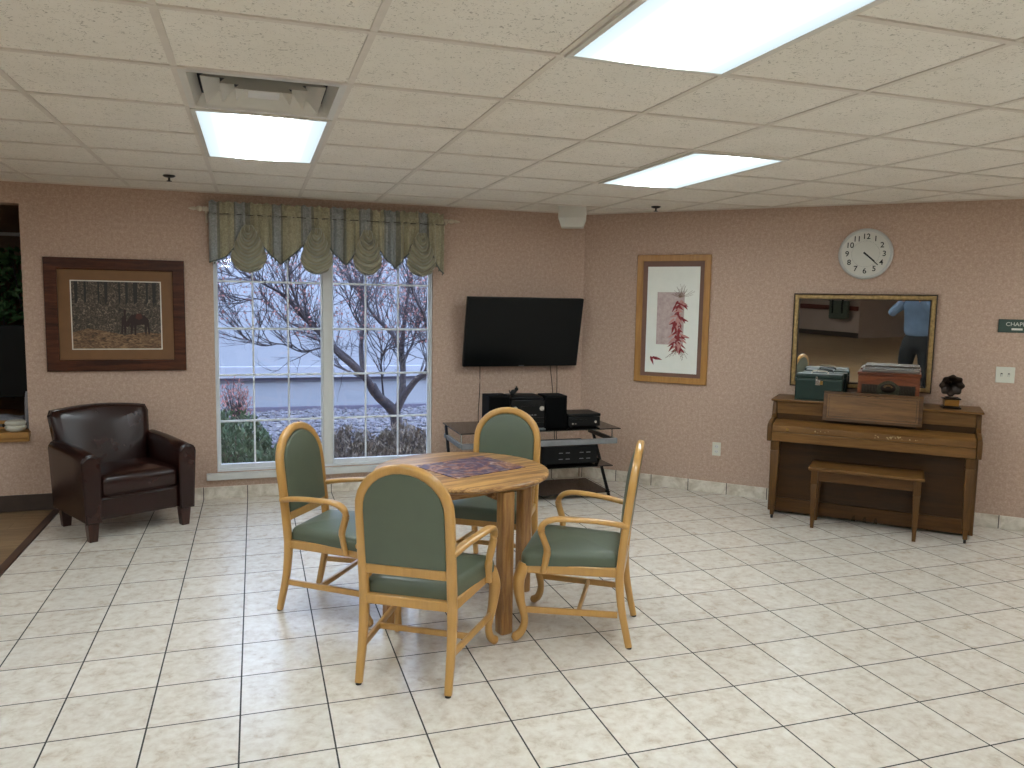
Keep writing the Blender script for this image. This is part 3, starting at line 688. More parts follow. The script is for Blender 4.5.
# back: reclined, crowned top, flared to the top
ol = [(-.262, .28), (.262, .28), (.275, .50), (.305, .60), (.318, .76)] + [(x, .80 + .028 * math.cos(x / .315 * PI / 2)) for x in (.303, .26, .19, .1, 0, -.1, -.19, -.26, -.303)] + [(-.318, .76), (-.305, .60), (-.275, .50)]
def ybk(z): return .14 + (z - .3) * .26
bm = nb(); puff(bm, ol, .15, .045, .02, lambda u, v, h: (u * 1.03 - .025, ybk(v) + .12 - h, v), both=True); obj('backrest', bm, lt, ac, ang=60)
bm = nb(); tube(bm, [(x * 1.03 - .025, ybk(z) + .012, z) for x, z in ol], .005, 6, up=(0, 1, .2), closed=True); obj('piping', bm, lt, ac)
bm = nb(); puff(bm, [(x * .99, z) for x, z in ol[2:-1]] + [(-.30, .135), (.30, .135)], .06, .02, 0, lambda u, v, h: (u, ybk(max(v, .5)) + .12 + h - (.0 if v > .5 else .02), v), both=True) if False else box(bm, -.30, .30, .26, .335, .135, .52); obj('back_panel', bm, lt, ac, bevel=.02, seg=3)

# ------------------------------------------------------------------ television, cords and stereo stand
tv = thing('television', 'black flat-screen television mounted on the wall over the stereo stand', 'television', WL(2.235, .15, 1.356), LR)
tl = Matrix.Rotation(math.radians(12), 4, 'X')
bm = nb(); box(bm, -.536, .536, -.018, .018, -.307, .307, tl); obj('housing', bm, M['black'], tv, bevel=.004)
bm = nb(); box(bm, -.526, .526, -.020, -.0175, -.290, .298, tl); obj('screen', bm, M['screen'], tv)
bm = nb(); box(bm, -.35, .35, .018, .045, -.22, .15, tl); obj('rear_cover', bm, M['black'], tv, bevel=.01)
bm = nb(); box(bm, -.025, .025, -.021, -.019, -.303, -.296, tl); obj('maker_badge', bm, M['silverp'], tv)
bm = nb(); box(bm, -.2, .2, .125, .1495, -.15, .15); box(bm, -.18, -.14, .03, .13, -.08, .08); box(bm, .14, .18, .03, .13, -.08, .08); obj('wall_mount', bm, M['darkmetal'], tv)
for px, dx, lab in ((1.87, -.01, 'thin black cord hanging from the left end of the television to the left speaker'), (2.53, .05, 'thin black cord, left of the pair hanging from the right side of the television'), (2.60, 0, 'thin black cord, right of the pair hanging from the right side of the television')):
    bm = nb(); p = WL(px, .05, 1.08); q = WL(px + dx, .05, .60)
    tube(bm, smooth_pts([p, ((p[0] + q[0]) / 2 + .006, (p[1] + q[1]) / 2, .85), q, WL(px + dx, .09, .35)], 5), .0035, 6); o = obj('cord', bm, M['black'], tv); o.matrix_parent_inverse = (Matrix.Translation(tv.location) @ Matrix.Rotation(LR, 4, 'Z')).inverted()
SX0, SX1, SY0, SY1 = 1.475, 2.83, 5.76, 6.34
SC = ((SX0 + SX1) / 2, (SY0 + SY1) / 2)
st = thing('media_stand', 'low stand of black glass shelves with a silver front bar under the television', 'media stand', (SC[0], SC[1], 0))
def shelf(x0, x1, y0, y1, z, cut=.0, mat='smoke'):
    bm = nb(); x0 -= SC[0]; x1 -= SC[0]; y0 -= SC[1]; y1 -= SC[1]
    prism(bm, [(x0 + cut, y0), (x1 - cut, y0), (x1, y1), (x0, y1)], z, z + .008, 'xy'); return obj('shelf', bm, M[mat], st, bevel=.001)
M['blackglass'] = plain('black_glass', '#080605', .08, var=.05, spec=.4)
shelf(SX0, SX1, SY0, SY1, .600, 0, 'blackglass'); shelf(1.60, 2.76, 5.74, 6.24, .300, .0, 'blackglass'); shelf(1.55, 2.81, 5.88, 6.40, .045, 0, 'blackglass')
bm = nb(); box(bm, SX0 - SC[0] + .01, SX1 - SC[0] - .035, SY0 - SC[1] - .02, SY0 - SC[1], .485, .530); obj('front_bar', bm, M['silverp'], st, bevel=.004)
for s in (-1, 1):
    xx = s * (SX1 - SX0) / 2 - s * .012 - (.035 if s > 0 else 0)
    bm = nb(); box(bm, xx - .012, xx + .012, -.27, .24, .49, .525); r = obj('side_rail', bm, M['silverp'] if s < 0 else M['darkmetal'], st, bevel=.003)
    bm = nb(); tube(bm, [(xx, .22, .59), (xx + s * .02, -.17, .0)], (.010, .022), 8, sq=3.5, up=(0, 1, .5)); obj('leg', bm, M['darkmetal'], st)
    for y in (-.25, .22):
        bm = nb(); lathe(bm, [(.007, .525), (.007, .60)], (xx - s * .01, y, 0), 10); obj('glass_standoff', bm, M['chrome'], st)
    for yy in (-.285,):
        for zz in (.498, .517): 
            bm = nb(); lathe(bm, [(.005, yy), (.006, yy + .006)], (xx - s * .01, 0, zz), 10, 'y'); obj('screw', bm, M['chrome'], st)
zt = .6085
def hifi_speaker(x0, x1, y, h, lab):
    t = thing('bookshelf_speaker', lab, 'speaker', ((x0 + x1) / 2, y, zt)); w = (x1 - x0) / 2
    bm = nb(); box(bm, -w, w, -.09, .11, 0, h); obj('cabinet', bm, M['blackm'], t, bevel=.004)
    bm = nb(); box(bm, -w + .006, w - .006, -.098, -.09, .01, h - .01); obj('grille', bm, M['grille2'], t, bevel=.003)
M['grille2'] = plain('black_grille_cloth', '#050505', .9, spec=.1)
hifi_speaker(1.742, 1.915, 5.98, .268, 'black stereo speaker at the left end of the glass shelf')
hifi_speaker(2.212, 2.398, 5.96, .262, 'black stereo speaker right of the compact stereo')
t = thing('compact_stereo', 'black compact stereo with two silver knobs between the speakers', 'stereo', (2.062, 5.99, zt))
bm = nb(); box(bm, -.142, .142, -.12, .13, 0, .235); obj('body', bm, M['black'], t, bevel=.008)
bm = nb(); prism(bm, [(-.14, .235), (-.12, .262), (.12, .262), (.14, .235)], -.11, .12, 'xz'); obj('lid', bm, M['black'], t, bevel=.006)
for s in (-1, 1):
    bm = nb(); lathe(bm, [(.020, -.137), (.022, -.120)], (s * .112, 0, .165), 20, 'y'); obj('volume_knob', bm, M['chrome'], t)
bm = nb(); box(bm, -.06, .06, -.1235, -.12, .150, .185); obj('display', bm, M['screen'], t)
bm = nb(); box(bm, -.14, .14, -.124, -.12, .02, .05); box(bm, -.14, .14, -.124, -.12, .07, .09); obj('cassette_doors', bm, M['screen'], t)
for k in range(6):
    bm = nb(); box(bm, -.07 + k * .025, -.055 + k * .025, -.125, -.12, .108, .115); obj('button', bm, M['silverp'], t)
bm = nb(); box(bm, .05, .135, -.17, -.12, .0, .006); obj('disc_tray', bm, M['silverp'], t)
# small cat ornament
bm = nb(); tube(bm, smooth_pts([(-.02, 0, 0), (-.018, 0, .02), (0, 0, .032), (.012, 0, .045)], 4), [.022, .024, .016, .013], 10)
lathe(bm, [(.004, .030), (.014, .036), (.017, .046), (.014, .056), (.004, .062)], (.012, 0, 0), 10)
for dy in (-.009, .009): tube(bm, [(.012, dy, .055), (.012, dy * 1.3, .074)], [.006, .001], 6)
tube(bm, smooth_pts([(-.03, 0, .01), (-.045, 0, .02), (-.05, 0, .04)], 4), .004, 6)
tag(obj('cat_ornament', bm, M['black'], None, (1.99, 5.99, zt + .262)), 'small black cat-shaped ornament on top of the compact stereo', 'ornament')
t = thing('video_player', 'black disc player at the right end of the glass shelf', 'disc player', (2.545, 5.98, zt))
bm = nb(); box(bm, -.14, .14, -.13, .13, 0.008, .085); obj('body', bm, M['black'], t, bevel=.004)
bm = nb(); box(bm, -.145, .145, -.13, .12, .086, .112); obj('upper_unit', bm, M['black'], t, bevel=.006)
bm = nb(); box(bm, -.12, .02, -.133, -.13, .05, .066); obj('disc_tray', bm, M['screen'], t, bevel=.001)
bm = nb(); lathe(bm, [(.011, -.140), (.012, -.13)], (.095, 0, .045), 16, 'y'); obj('knob', bm, M['chrome'], t)
for k, x in enumerate((-.11, -.085)):
    bm = nb(); box(bm, x, x + .014, -.134, -.13, .028, .036); obj('button', bm, M['chrome'], t)
for x in (-.11, .11):
    bm = nb(); lathe(bm, [(.012, 0), (.012, .009)], (x, -.1, 0), 12); obj('foot', bm, M['caster'], t)
t = thing('audio_receiver', 'wide black audio receiver with small silver controls on the middle glass shelf', 'receiver', (2.41, 5.99, .3085))
bm = nb(); box(bm, -.24, .24, -.18, .17, .010, .155); obj('body', bm, M['black'], t, bevel=.004)
bm = nb(); box(bm, -.238, .238, -.184, -.18, .014, .15); obj('front_panel', bm, M['screen'], t, bevel=.002)
for k in range(4):
    for z in (.05, .10):
        bm = nb(); box(bm, -.10 + k * .06 + (.06 if k > 1 else 0), -.065 + k * .06 + (.06 if k > 1 else 0), -.186, -.183, z, z + .006); obj('button', bm, M['silverp'], t)
for x in (-.2, .2):
    for y in (-.15, .14):
        bm = nb(); lathe(bm, [(.014, 0), (.014, .011)], (x, y, 0), 12); obj('foot', bm, M['caster'], t)

# ------------------------------------------------------------------ pictures
pic = thing('framed_landscape', 'framed woodland picture with gold mat in a dark wood frame, over the leather armchair', 'picture', WL(-.989, .0, 1.466), LR)
def frame(t, hw, hh, fw, d, mat, name='frame', y0=-.002, bev=.006):
    bm = nb()
    for poly in ([(-hw, -hh), (hw, -hh), (hw - fw, -hh + fw), (-hw + fw, -hh + fw)], [(hw, -hh), (hw, hh), (hw - fw, hh - fw), (hw - fw, -hh + fw)], [(hw, hh), (-hw, hh), (-hw + fw, hh - fw), (hw - fw, hh - fw)], [(-hw, hh), (-hw, -hh), (-hw + fw, -hh + fw), (-hw + fw, hh - fw)]):
        prism(bm, poly, y0 - d, y0, 'xz')
    bmesh.ops.remove_doubles(bm, verts=bm.verts, dist=1e-6)
    dup = {}
    for f in bm.faces: dup.setdefault(frozenset(v.index for v in f.verts), []).append(f)
    bm.verts.index_update()
    dup = {}
    for f in bm.faces: dup.setdefault(frozenset(v.index for v in f.verts), []).append(f)
    bmesh.ops.delete(bm, geom=[f for fs in dup.values() if len(fs) > 1 for f in fs], context='FACES_ONLY')
    return obj(name, bm, mat, t, bevel=bev, smooth=True)
frame(pic, .476, .421, .085, .03, M['frameL'])
bm = nb(); box(bm, -.393, .393, -.012, -.003, -.338, .338); obj('mat_board', bm, M['matL'], pic)
bm = nb(); box(bm, -.309, .309, -.0135, -.012, -.260, .258); obj('mat_edge', bm, M['matwhite'], pic)
bm = nb(); box(bm, -.301, .301, -.0145, -.0135, -.252, .250); pr = obj('print', bm, M['thicket'], pic)
bm = nb()
prism(bm, [(-.301, -.252), (.301, -.252), (.301, -.14), (.2, -.125), (.05, -.15), (-.08, -.12), (-.2, -.10), (-.301, -.13)], -.0150, -.0145, 'xz'); obj('fallen_brush', bm, M['brush'], pr)
bm = nb()
for x, w in ((-.27, .012), (-.21, .008), (-.12, .006), (-.07, .012), (.02, .007), (.07, .010), (.13, .016), (.21, .008), (.26, .014)):
    prism(bm, [(x - w, .249), (x + w, .249), (x + w * .7, .10), (x - w * .8, .08)], -.0149, -.0145, 'xz')
obj('tree_trunks', bm, M['trunkp'], pr)
bm = nb()      # standing horse and a man beside it
prism(bm, [(.08, -.02), (.10, .005), (.15, .01), (.19, .0), (.215, -.03), (.22, -.07), (.225, -.14), (.213, -.14), (.205, -.08), (.20, -.14), (.19, -.14), (.185, -.07), (.13, -.075), (.128, -.15), (.118, -.15), (.113, -.07), (.10, -.14), (.09, -.14), (.09, -.06), (.075, -.09), (.06, -.085), (.062, -.05)], -.0154, -.0150, 'xz')
prism(bm, [(.03, -.02), (.045, .0), (.045, .03), (.05, .045), (.062, .045), (.06, .0), (.062, -.06), (.058, -.14), (.046, -.14), (.042, -.07), (.036, -.14), (.024, -.14), (.028, -.07)], -.0153, -.0150, 'xz')
obj('horse_and_man', bm, M['horse'], pr)
bm = nb(); prism(bm, [(.125, -.02), (.135, .013), (.165, .014), (.175, -.02), (.15, -.035)], -.0158, -.0154, 'xz'); obj('saddle_blanket', bm, M['saddle'], pr)

pr2 = thing('framed_chili_print', 'tall framed print of a hanging red chili string in a light oak frame', 'picture', WR(.838, .0, 1.490), RR)
frame(pr2, .324, .557, .055, .028, M['frameR'])
bm = nb(); box(bm, -.270, .270, -.012, -.003, -.503, .503); obj('mat_board', bm, M['matR'], pr2)
bm = nb(); box(bm, -.228, .232, -.0135, -.012, -.468, .455); paper = obj('print', bm, M['paper'], pr2)
bm = nb(); box(bm, -.135, .105, -.0142, -.0135, -.22, .235); obj('wash_square', bm, M['pinkwash'], paper, smooth=False)
rnd = random.Random(3)
def pod(bm, x, z, L, w, a, y):
    pts = [(0, 0), (w * .8, -.15 * L), (w, -.4 * L), (w * .5, -.8 * L), (0, -L), (-w * .35, -.75 * L), (-w * .9, -.4 * L), (-w * .7, -.12 * L)]
    ca, sa = math.cos(a), math.sin(a)
    prism(bm, [(x + p * ca - q * sa, z + p * sa + q * ca) for p, q in pts], y - .0006, y, 'xz')
b1 = nb(); b2 = nb()
for k in range(86):
    z = .17 - .42 * rnd.random(); x = .062 + rnd.uniform(-.045, .035)
    pod(b1 if rnd.random() < .62 else b2, x, z, rnd.uniform(.05, .085), rnd.uniform(.008, .013), rnd.choice((-1, 1)) * rnd.uniform(.2, 1.3), -.0145 - .0004 * (k % 5))
obj('chili_pods', b1, M['chili'], paper); obj('pale_pods', b2, M['palered'], paper)
bmt = nb(); bmb = nb()
for k in range(60):
    top = k % 2 == 0; bm = bmt if top else bmb
    x0 = .062 + rnd.uniform(-.025, .025); z0 = .19 if top else -.25; a = rnd.uniform(-1.3, 1.3); L = rnd.uniform(.05, .15)
    x1 = x0 + L * math.sin(a) * .9; z1 = z0 + L * math.cos(a) * (1 if top else -1) * .8
    tube(bm, [(.062, -.0146, z0), ((x0 + x1) / 2 + .01, -.0146, (z0 + z1) / 2), (x1, -.0146, z1)], .0013, 4)
obj('top_sprigs', bmt, M['stem'], paper); obj('bottom_sprigs', bmb, M['stem'], paper)
bm = nb(); pod(bm, -.180, -.325, .085, .012, .35, -.0145); pod(bm, -.170, -.335, .10, .014, 1.35, -.0145); obj('lone_pods', bm, M['chili'], paper)

# ------------------------------------------------------------------ wall clock
ck = thing('wall_clock', 'round white wall clock with black numerals above the mirror', 'clock', WR(2.348, 0, 2.035), RR)
bm = nb(); lathe(bm, [(.185, -.002), (.195, -.010), (.195, -.030), (.185, -.038), (.172, -.034), (.170, -.024)], n=64, axis='y'); obj('rim', bm, M['clockr'], ck)
bm = nb(); lathe(bm, [(.171, -.0245), (.171, -.0265)], n=64, axis='y'); obj('face', bm, M['clockw'], ck)
for n_ in range(1, 13):
    a = math.radians(30 * n_); text('numeral', str(n_), .058, M['ink'], ck, (.132 * math.sin(a), -.0272, .132 * math.cos(a)), shear=.0008)
bm = nb()
for k in range(60):
    a = 2 * PI * k / 60; mx = Matrix.Rotation(a, 4, 'Y'); L = .006 if k % 5 else .008
    box(bm, -.0007, .0007, -.0270, -.0265, .096, .096 + L, mx)
obj('minute_marks', bm, M['slot'], ck)
for nm, ang_, L, w, yy in (('hour_hand', 131, .088, .007, -.029), ('minute_hand', 133, .125, .005, -.0305)):
    bm = nb(); prism(bm, [(-w, -.018), (w, -.018), (w * .7, L), (-w * .7, L)], yy - .001, yy, 'xz', Matrix.Rotation(math.radians(ang_), 4, 'Y')); obj(nm, bm, M['ink'], ck)
bm = nb(); lathe(bm, [(.006, -.0265), (.006, -.032)], n=14, axis='y'); obj('spindle', bm, M['ink'], ck)

# ------------------------------------------------------------------ mirror
mr = thing('wall_mirror', 'wide gold-framed mirror hanging over the piano', 'mirror', WR(2.353, .010, 1.352), RR)
mr.rotation_euler = Euler((math.radians(-1.0) * -1, 0, RR), 'XYZ')
hw, hh = .512, .374
frame(mr, hw, hh, .010, .024, M['darkback'], 'outer_frame', 0.0)
frame(mr, hw - .009, hh - .009, .031, .030, M['goldframe'], 'gilt_frame', 0.0)
frame(mr, hw - .040, hh - .040, .009, .022, M['darkback'], 'inner_lip', 0.0, .002)
bm = nb(); box(bm, -hw + .04, hw - .04, -.012, -.004, -hh + .04, hh - .04); obj('mirror_glass', bm, M['mirror'], mr, smooth=False)

# ------------------------------------------------------------------ electrical plates and sign
o_ = thing('wall_outlet', 'ivory power outlet low on the wall between the chili print and the piano', 'outlet', WR(1.269, 0, .389), RR)
bm = nb(); box(bm, -.036, .036, -.006, -.0005, -.058, .058); obj('cover_plate', bm, M['plate'], o_, bevel=.002)
for z in (-.022, .022):
    bm = nb(); puff(bm, rrect(-.017, .017, z - .014, z + .014, .010), .002, .0005, 0, lambda u, v, h: (u, -.006 - h, v)); r = obj('receptacle', bm, M['white'], o_)
    bm = nb(); box(bm, -.008, -.006, -.0086, -.008, z - .004, z + .005); box(bm, .006, .008, -.0086, -.008, z - .004, z + .005); obj('slots', bm, M['slot'], r)
o_ = thing('light_switch', 'ivory double light switch plate right of the mirror', 'light switch', WR(3.335, 0, 1.148), RR)
bm = nb(); box(bm, -.060, .060, -.006, -.0005, -.058, .058); obj('cover_plate', bm, M['plate'], o_, bevel=.002)
for x in (-.023, .023):
    bm = nb(); box(bm, x - .006, x + .006, -.0068, -.0058, -.013, .013); obj('switch_slot', bm, M['slot'], o_)
    bm = nb(); prism(bm, [(-.006, -.006), (-.018, -.012), (-.018, -.003), (-.006, .006)], x - .004, x + .004, 'yz'); obj('toggle', bm, M['plate'], o_)
o_ = thing('room_sign', 'dark green sign with white letters on the wall at the right edge of the photo', 'sign', WR(3.385, 0, 1.506), RR)
bm = nb(); box(bm, -.118, .118, -.006, -.0005, -.048, .048); obj('plate', bm, M['signgreen'], o_, bevel=.001)
frame(o_, .118, .048, .004, .002, M['casetop'], 'border', -.006, 0)
text('lettering', 'CHAPEL', .040, M['signwhite'], o_, (0, -.0066, .012))
bm = nb(); box(bm, -.034, .034, -.0072, -.006, -.030, -.016); obj('white_bar', bm, M['signwhite'], o_)

# ------------------------------------------------------------------ spinet piano (local x along wall, -y to the room)
PU, PW = 2.478, .30
pn = thing('spinet_piano', 'small walnut upright piano with a closed lid against the angled wall', 'piano', WR(PU, PW, 0), RR)
def Y_(w): return PW - w
HX = .705
# case ends with the keyboard arm profile
for s in (-1, 1):
    prof = [(.02, .015), (.02, .885), (.385, .885), (.405, .84), (.41, .79), (.44, .762), (.55, .750), (.615, .728), (.625, .68), (.615, .602), (.40, .602), (.40, .015)]
    bm = nb(); prism(bm, [(Y_(w), z) for w, z in prof], s * HX - s * .032, s * HX - 0, 'yz'); obj('side_panel', bm, M['pianoz'], pn, bevel=.005)
bm = nb(); box(bm, -HX - .012, HX + .012, Y_(.412), Y_(.02), .886, .904); obj('lid', bm, M['pianol'], pn, bevel=.006, seg=3)
bm = nb(); box(bm, -HX + .033, HX - .033, Y_(.05), Y_(.03), .02, .885); obj('back_board', bm, M['pianod'], pn)
bm = nb(); box(bm, -HX + .033, HX - .033, Y_(.392), Y_(.375), .792, .884); obj('upper_panel', bm, M['pianol'], pn, bevel=.002)
bm = nb(); box(bm, -HX + .033, HX - .033, Y_(.385), Y_(.30), .735, .7915); obj('ledge_rail', bm, M['pianod'], pn, bevel=.003)
bm = nb(); prism(bm, [(Y_(.412), .745), (Y_(.418), .752), (Y_(.560), .738), (Y_(.600), .722), (Y_(.604), .676), (Y_(.590), .676), (Y_(.42), .70)], -HX + .034, HX - .034, 'yz'); fb = obj('fallboard', bm, M['pianol'], pn, bevel=.004)
bm = nb(); lathe(bm, [(.004, -.002), (.009, -.008), (.011, -.014), (.007, -.019)], (-.56, Y_(.604) + .002, .700), 12, 'y'); obj('knob', bm, M['brass'], fb)
bm = nb(); box(bm, -HX + .034, HX - .034, Y_(.612), Y_(.40), .605, .6755); obj('key_slip', bm, M['pianol'], pn, bevel=.004)
bm = nb(); box(bm, -HX + .034, HX - .034, Y_(.400), Y_(.385), .13, .6049); obj('lower_panel', bm, M['pianod'], pn, bevel=.002)
bm = nb(); box(bm, -HX + .034, HX - .034, Y_(.412), Y_(.385), .022, .129); obj('toe_rail', bm, M['piano'], pn, bevel=.004)
# music desk, leaning
bm = nb(); MW = .335
def MD(bm, x0, x1, v0, v1, d0, d1):
    for v in box(bm, x0, x1, 0, 1, v0, v1):
        d = d0 if v.co.y < .5 else d1; v.co.y = Y_(.440 - .055 * v.co.z / .215) - d
        v.co.z += .772
MD(bm, -MW, MW, 0, .215, 0, .018); md = obj('music_desk', bm, M['pianol'], pn, bevel=.003)
bm = nb()
for x0, x1, a, b in ((-MW, MW, 0, .02), (-MW, MW, .198, .215), (-MW, -MW + .028, .02, .198), (MW - .028, MW, .02, .198)): MD(bm, x0, x1, a, b, .018, .024)
obj('raised_border', bm, M['piano'], md, bevel=.002)
bm = nb()
for a0, b0 in ((.032, .035), (.183, .186)): MD(bm, -MW + .04, MW - .04, a0, b0, .0178, .0195)
for a0 in (-MW + .04, MW - .043): MD(bm, a0, a0 + .003, .035, .183, .0178, .0195)
obj('inlay_line', bm, M['pianod'], md)
bm = nb()
for s in (-1, 1):
    tube(bm, smooth_pts([(0, Y_(.383) - .026, .977), (s * .03, Y_(.383) - .026, .968), (s * .06, Y_(.383) - .026, .978), (s * .085, Y_(.383) - .026, .970)], 5), .004, 8)
obj('carved_ornament', bm, M['pianod'], md)
for s in (-1, 1):
    bm = nb(); x = s * (HX - .060); y = Y_(.575)
    L = [(.602, .032), (.54, .031), (.533, .026), (.525, .031), (.10, .021), (.095, .016), (.03, .014)]
    R = [[bm.verts.new((x + dx * r, y + dy * r, z)) for dx, dy in ((-1, -1), (1, -1), (1, 1), (-1, 1))] for z, r in L]
    for A, B in zip(R, R[1:]):
        for k in range(4): bm.faces.new((A[k], A[(k+1) % 4], B[(k+1) % 4], B[k]))
    bm.faces.new(R[0]); bm.faces.new(R[-1]); lg = obj('leg', bm, M['pianoz'], pn, bevel=.002)
    bm = nb(); lathe(bm, [(.016, -.008), (.018, -.006), (.018, .006), (.016, .008)], (x, y, .018), 16, 'x'); tube(bm, [(x, y, .018), (x, y, .04)], .010, 8); obj('caster', bm, M['caster'], lg)
for x in (-.075, 0, .075):
    bm = nb(); tube(bm, smooth_pts([(x, Y_(.41), .055), (x, Y_(.44), .052), (x, Y_(.475), .040), (x, Y_(.50), .036)], 4), [(.008, .006), (.009, .005), (.014, .004), (.013, .003)], 10); obj('pedal', bm, M['chrome'], pn)
rs = random.Random(11)
bm = nb()
for cx_, n_, sp in ((-.36, 3, .05), (-.28, 2, .02), (.05, 7, .012), (.14, 14, .03), (.20, 8, .03), (.32, 4, .08)):
    for k in range(n_):
        x = cx_ + rs.uniform(-sp, sp); z = .700 + rs.uniform(-.010, .012); r = rs.uniform(.002, .006)
        ol = [(x + r * rs.uniform(.6, 1.3) * math.cos(a), z + r * rs.uniform(.5, 1.2) * math.sin(a)) for a in [k2 * PI / 4 for k2 in range(8)]]
        prism(bm, ol, Y_(.6045) - .0012, Y_(.6045), 'xz')
obj('worn_finish', bm, plain('worn_bare_wood', '#b09468', .7), fb, smooth=False)

# bench
bn = thing('piano_bench', 'walnut piano bench with tapered legs in front of the piano', 'bench', WR(2.472, .585, 0), RR)
bm = nb(); box(bm, -.378, .378, -.155, .155, .432, .456); obj('seat', bm, M['pianol'], bn, bevel=.006, seg=3)
bm = nb()
box(bm, -.325, .325, -.128, -.112, .355, .4315); box(bm, -.325, .325, .112, .128, .355, .4315); box(bm, -.342, -.326, -.10, .10, .355, .4315); box(bm, .326, .342, -.10, .10, .355, .4315)
obj('apron', bm, M['piano'], bn, bevel=.003)
for sx in (-1, 1):
    for sy in (-1, 1):
        bm = nb(); x, y = sx * .335, sy * .118
        L = [(.4315, .023), (.335, .023), (.33, .020), (.325, .023), (.06, .014), (.0, .012)]
        R = [[bm.verts.new((x + dx * r, y + dy * r, z)) for dx, dy in ((-1, -1), (1, -1), (1, 1), (-1, 1))] for z, r in L]
        for A, B in zip(R, R[1:]):
            for k in range(4): bm.faces.new((A[k], A[(k+1) % 4], B[(k+1) % 4], B[k]))
        bm.faces.new(R[0]); bm.faces.new(R[-1]); obj('leg', bm, M['pianoz'], bn, bevel=.002)

# ------------------------------------------------------------------ things on the piano
def carry_case(u, w, hw, hd, h, lab, rz=0, latch=True):
    t = thing('carrying_case', lab, 'case', WR(u, w, .9045), RR + rz)
    bm = nb(); box(bm, -hw, hw, -hd, hd, 0.004, h - .042); obj('body', bm, M['case'], t, bevel=.008, seg=3)
    bm = nb(); box(bm, -hw, hw, -hd, hd, h - .036, h); obj('lid', bm, M['case'], t, bevel=.010, seg=3)
    bm = nb(); box(bm, -hw - .002, hw + .002, -hd - .002, hd + .002, h - .043, h - .035); obj('trim_band', bm, M['casetop'], t, bevel=.001)
    bm = nb(); box(bm, -hw - .001, hw + .001, -hd - .001, hd + .001, 0, .006); obj('base_band', bm, M['casetop'], t)
    bm = nb(); tube(bm, smooth_pts([(-.06, 0, h - .002), (-.055, 0, h + .014), (-.03, 0, h + .019), (.03, 0, h + .019), (.055, 0, h + .014), (.06, 0, h - .002)], 4), [(.008, .004)], 8) if False else tube(bm, smooth_pts([(-.06, 0, h - .002), (-.055, 0, h + .014), (-.03, 0, h + .019), (.03, 0, h + .019), (.055, 0, h + .014), (.06, 0, h - .002)], 4), (.008, .004), 8); obj('handle', bm, M['cream'] if latch else M['darkmetal'], t)
    if latch:
        bm = nb(); box(bm, -.022, .012, -hd - .007, -hd - .001, h - .085, h - .042); box(bm, -.022, -.006, -hd - .008, -hd - .001, h - .042, h - .018); obj('latch', bm, M['chrome'], t, bevel=.002)
        bm = nb(); box(bm, -.012, .03, -hd - .006, -hd - .001, h - .08, h - .05); obj('latch', bm, M['brass'], t, bevel=.002)
    return t
carry_case(2.095, .30, .168, .075, .205, 'dark green carrying case with a silver latch at the left end of the piano top', 0)
carry_case(2.115, .13, .165, .06, .205, 'second dark green case, half hidden behind the latched green case on the piano', math.radians(0), False)
rd = thing('retro_record_player', 'cherry-wood retro radio record player on the middle of the piano top', 'record player', WR(2.575, .215, .9045), RR)
bm = nb(); box(bm, -.208, .208, -.118, .13, .012, .215); obj('cabinet', bm, M['cherry'], rd, bevel=.004)
bm = nb(); box(bm, -.215, .215, -.125, .135, 0, .0119); obj('plinth', bm, M['cherry'], rd, bevel=.003)
bm = nb(); box(bm, -.213, .213, -.126, .135, .2151, .238); ld = obj('lid', bm, M['cherry'], rd, bevel=.005)
bm = nb(); box(bm, -.185, .205, -.105, .13, .238, .262); obj('lid_top', bm, M['lidgrey'], ld, bevel=.008)
bm = nb()
ol = [(-.205, .150)] + [(x, .150 + .045 * math.cos(x / .205 * PI / 2)) for x in [-.18 + .36 * k / 12 for k in range(13)]] + [(.205, .150), (.205, .213), (-.205, .213)]
prism(bm, ol, -.122, -.118, 'xz'); obj('arched_fascia', bm, M['cherry'], rd, bevel=.002)
bm = nb()
for sx in (-1, 1): box(bm, sx * .198 - .010, sx * .198 + .010, -.124, -.118, .012, .17)
obj('corner_posts', bm, M['cherry'], rd, bevel=.003)
for sx in (-1, 1):
    bm = nb(); box(bm, sx * .125 - .055, sx * .125 + .055, -.120, -.118, .03, .148); g_ = obj('speaker_grille', bm, M['grille'], rd)
    bm = nb()
    for k in range(-5, 6): box(bm, sx * .125 + k * .010 - .0015, sx * .125 + k * .010 + .0015, -.123, -.120, .03, .148)
    obj('grille_bars', bm, M['dial'], g_)
bm = nb(); ol = [(-.075, .03), (.075, .03), (.075, .14)] + [(x, .14 + .042 * math.cos(x / .075 * PI / 2)) for x in [.06 - .12 * k / 8 for k in range(9)]] + [(-.075, .14)]
prism(bm, ol, -.1215, -.118, 'xz'); pnl = obj('control_panel', bm, M['dial'], rd, bevel=.001)
bm = nb(); lathe(bm, [(.001, -.127), (.040, -.126), (.046, -.123), (.047, -.1215)], n=32, axis='y', mx=Matrix.Translation((0, 0, .125)) @ Matrix.Diagonal((1.1, 1, .72, 1))); obj('tuning_dial', bm, M['bronze'], pnl)
bm = nb()
for k in range(9): a = math.radians(-60 + 15 * k); box(bm, -.001, .001, -.1285, -.1265, .022, .036, Matrix.Translation((0, 0, .118)) @ Matrix.Rotation(a, 4, 'Y'))
obj('dial_marks', bm, M['gilt'], pnl)
for x in (-.055, .055):
    bm = nb(); lathe(bm, [(.010, -.132), (.012, -.1215)], (x, 0, .07), 14, 'y'); obj('knob', bm, M['bronze'], pnl)
for x in (-.03, 0, .03):
    bm = nb(); box(bm, x - .010, x + .010, -.127, -.1215, .05, .062); obj('button', bm, M['bronze'], pnl)

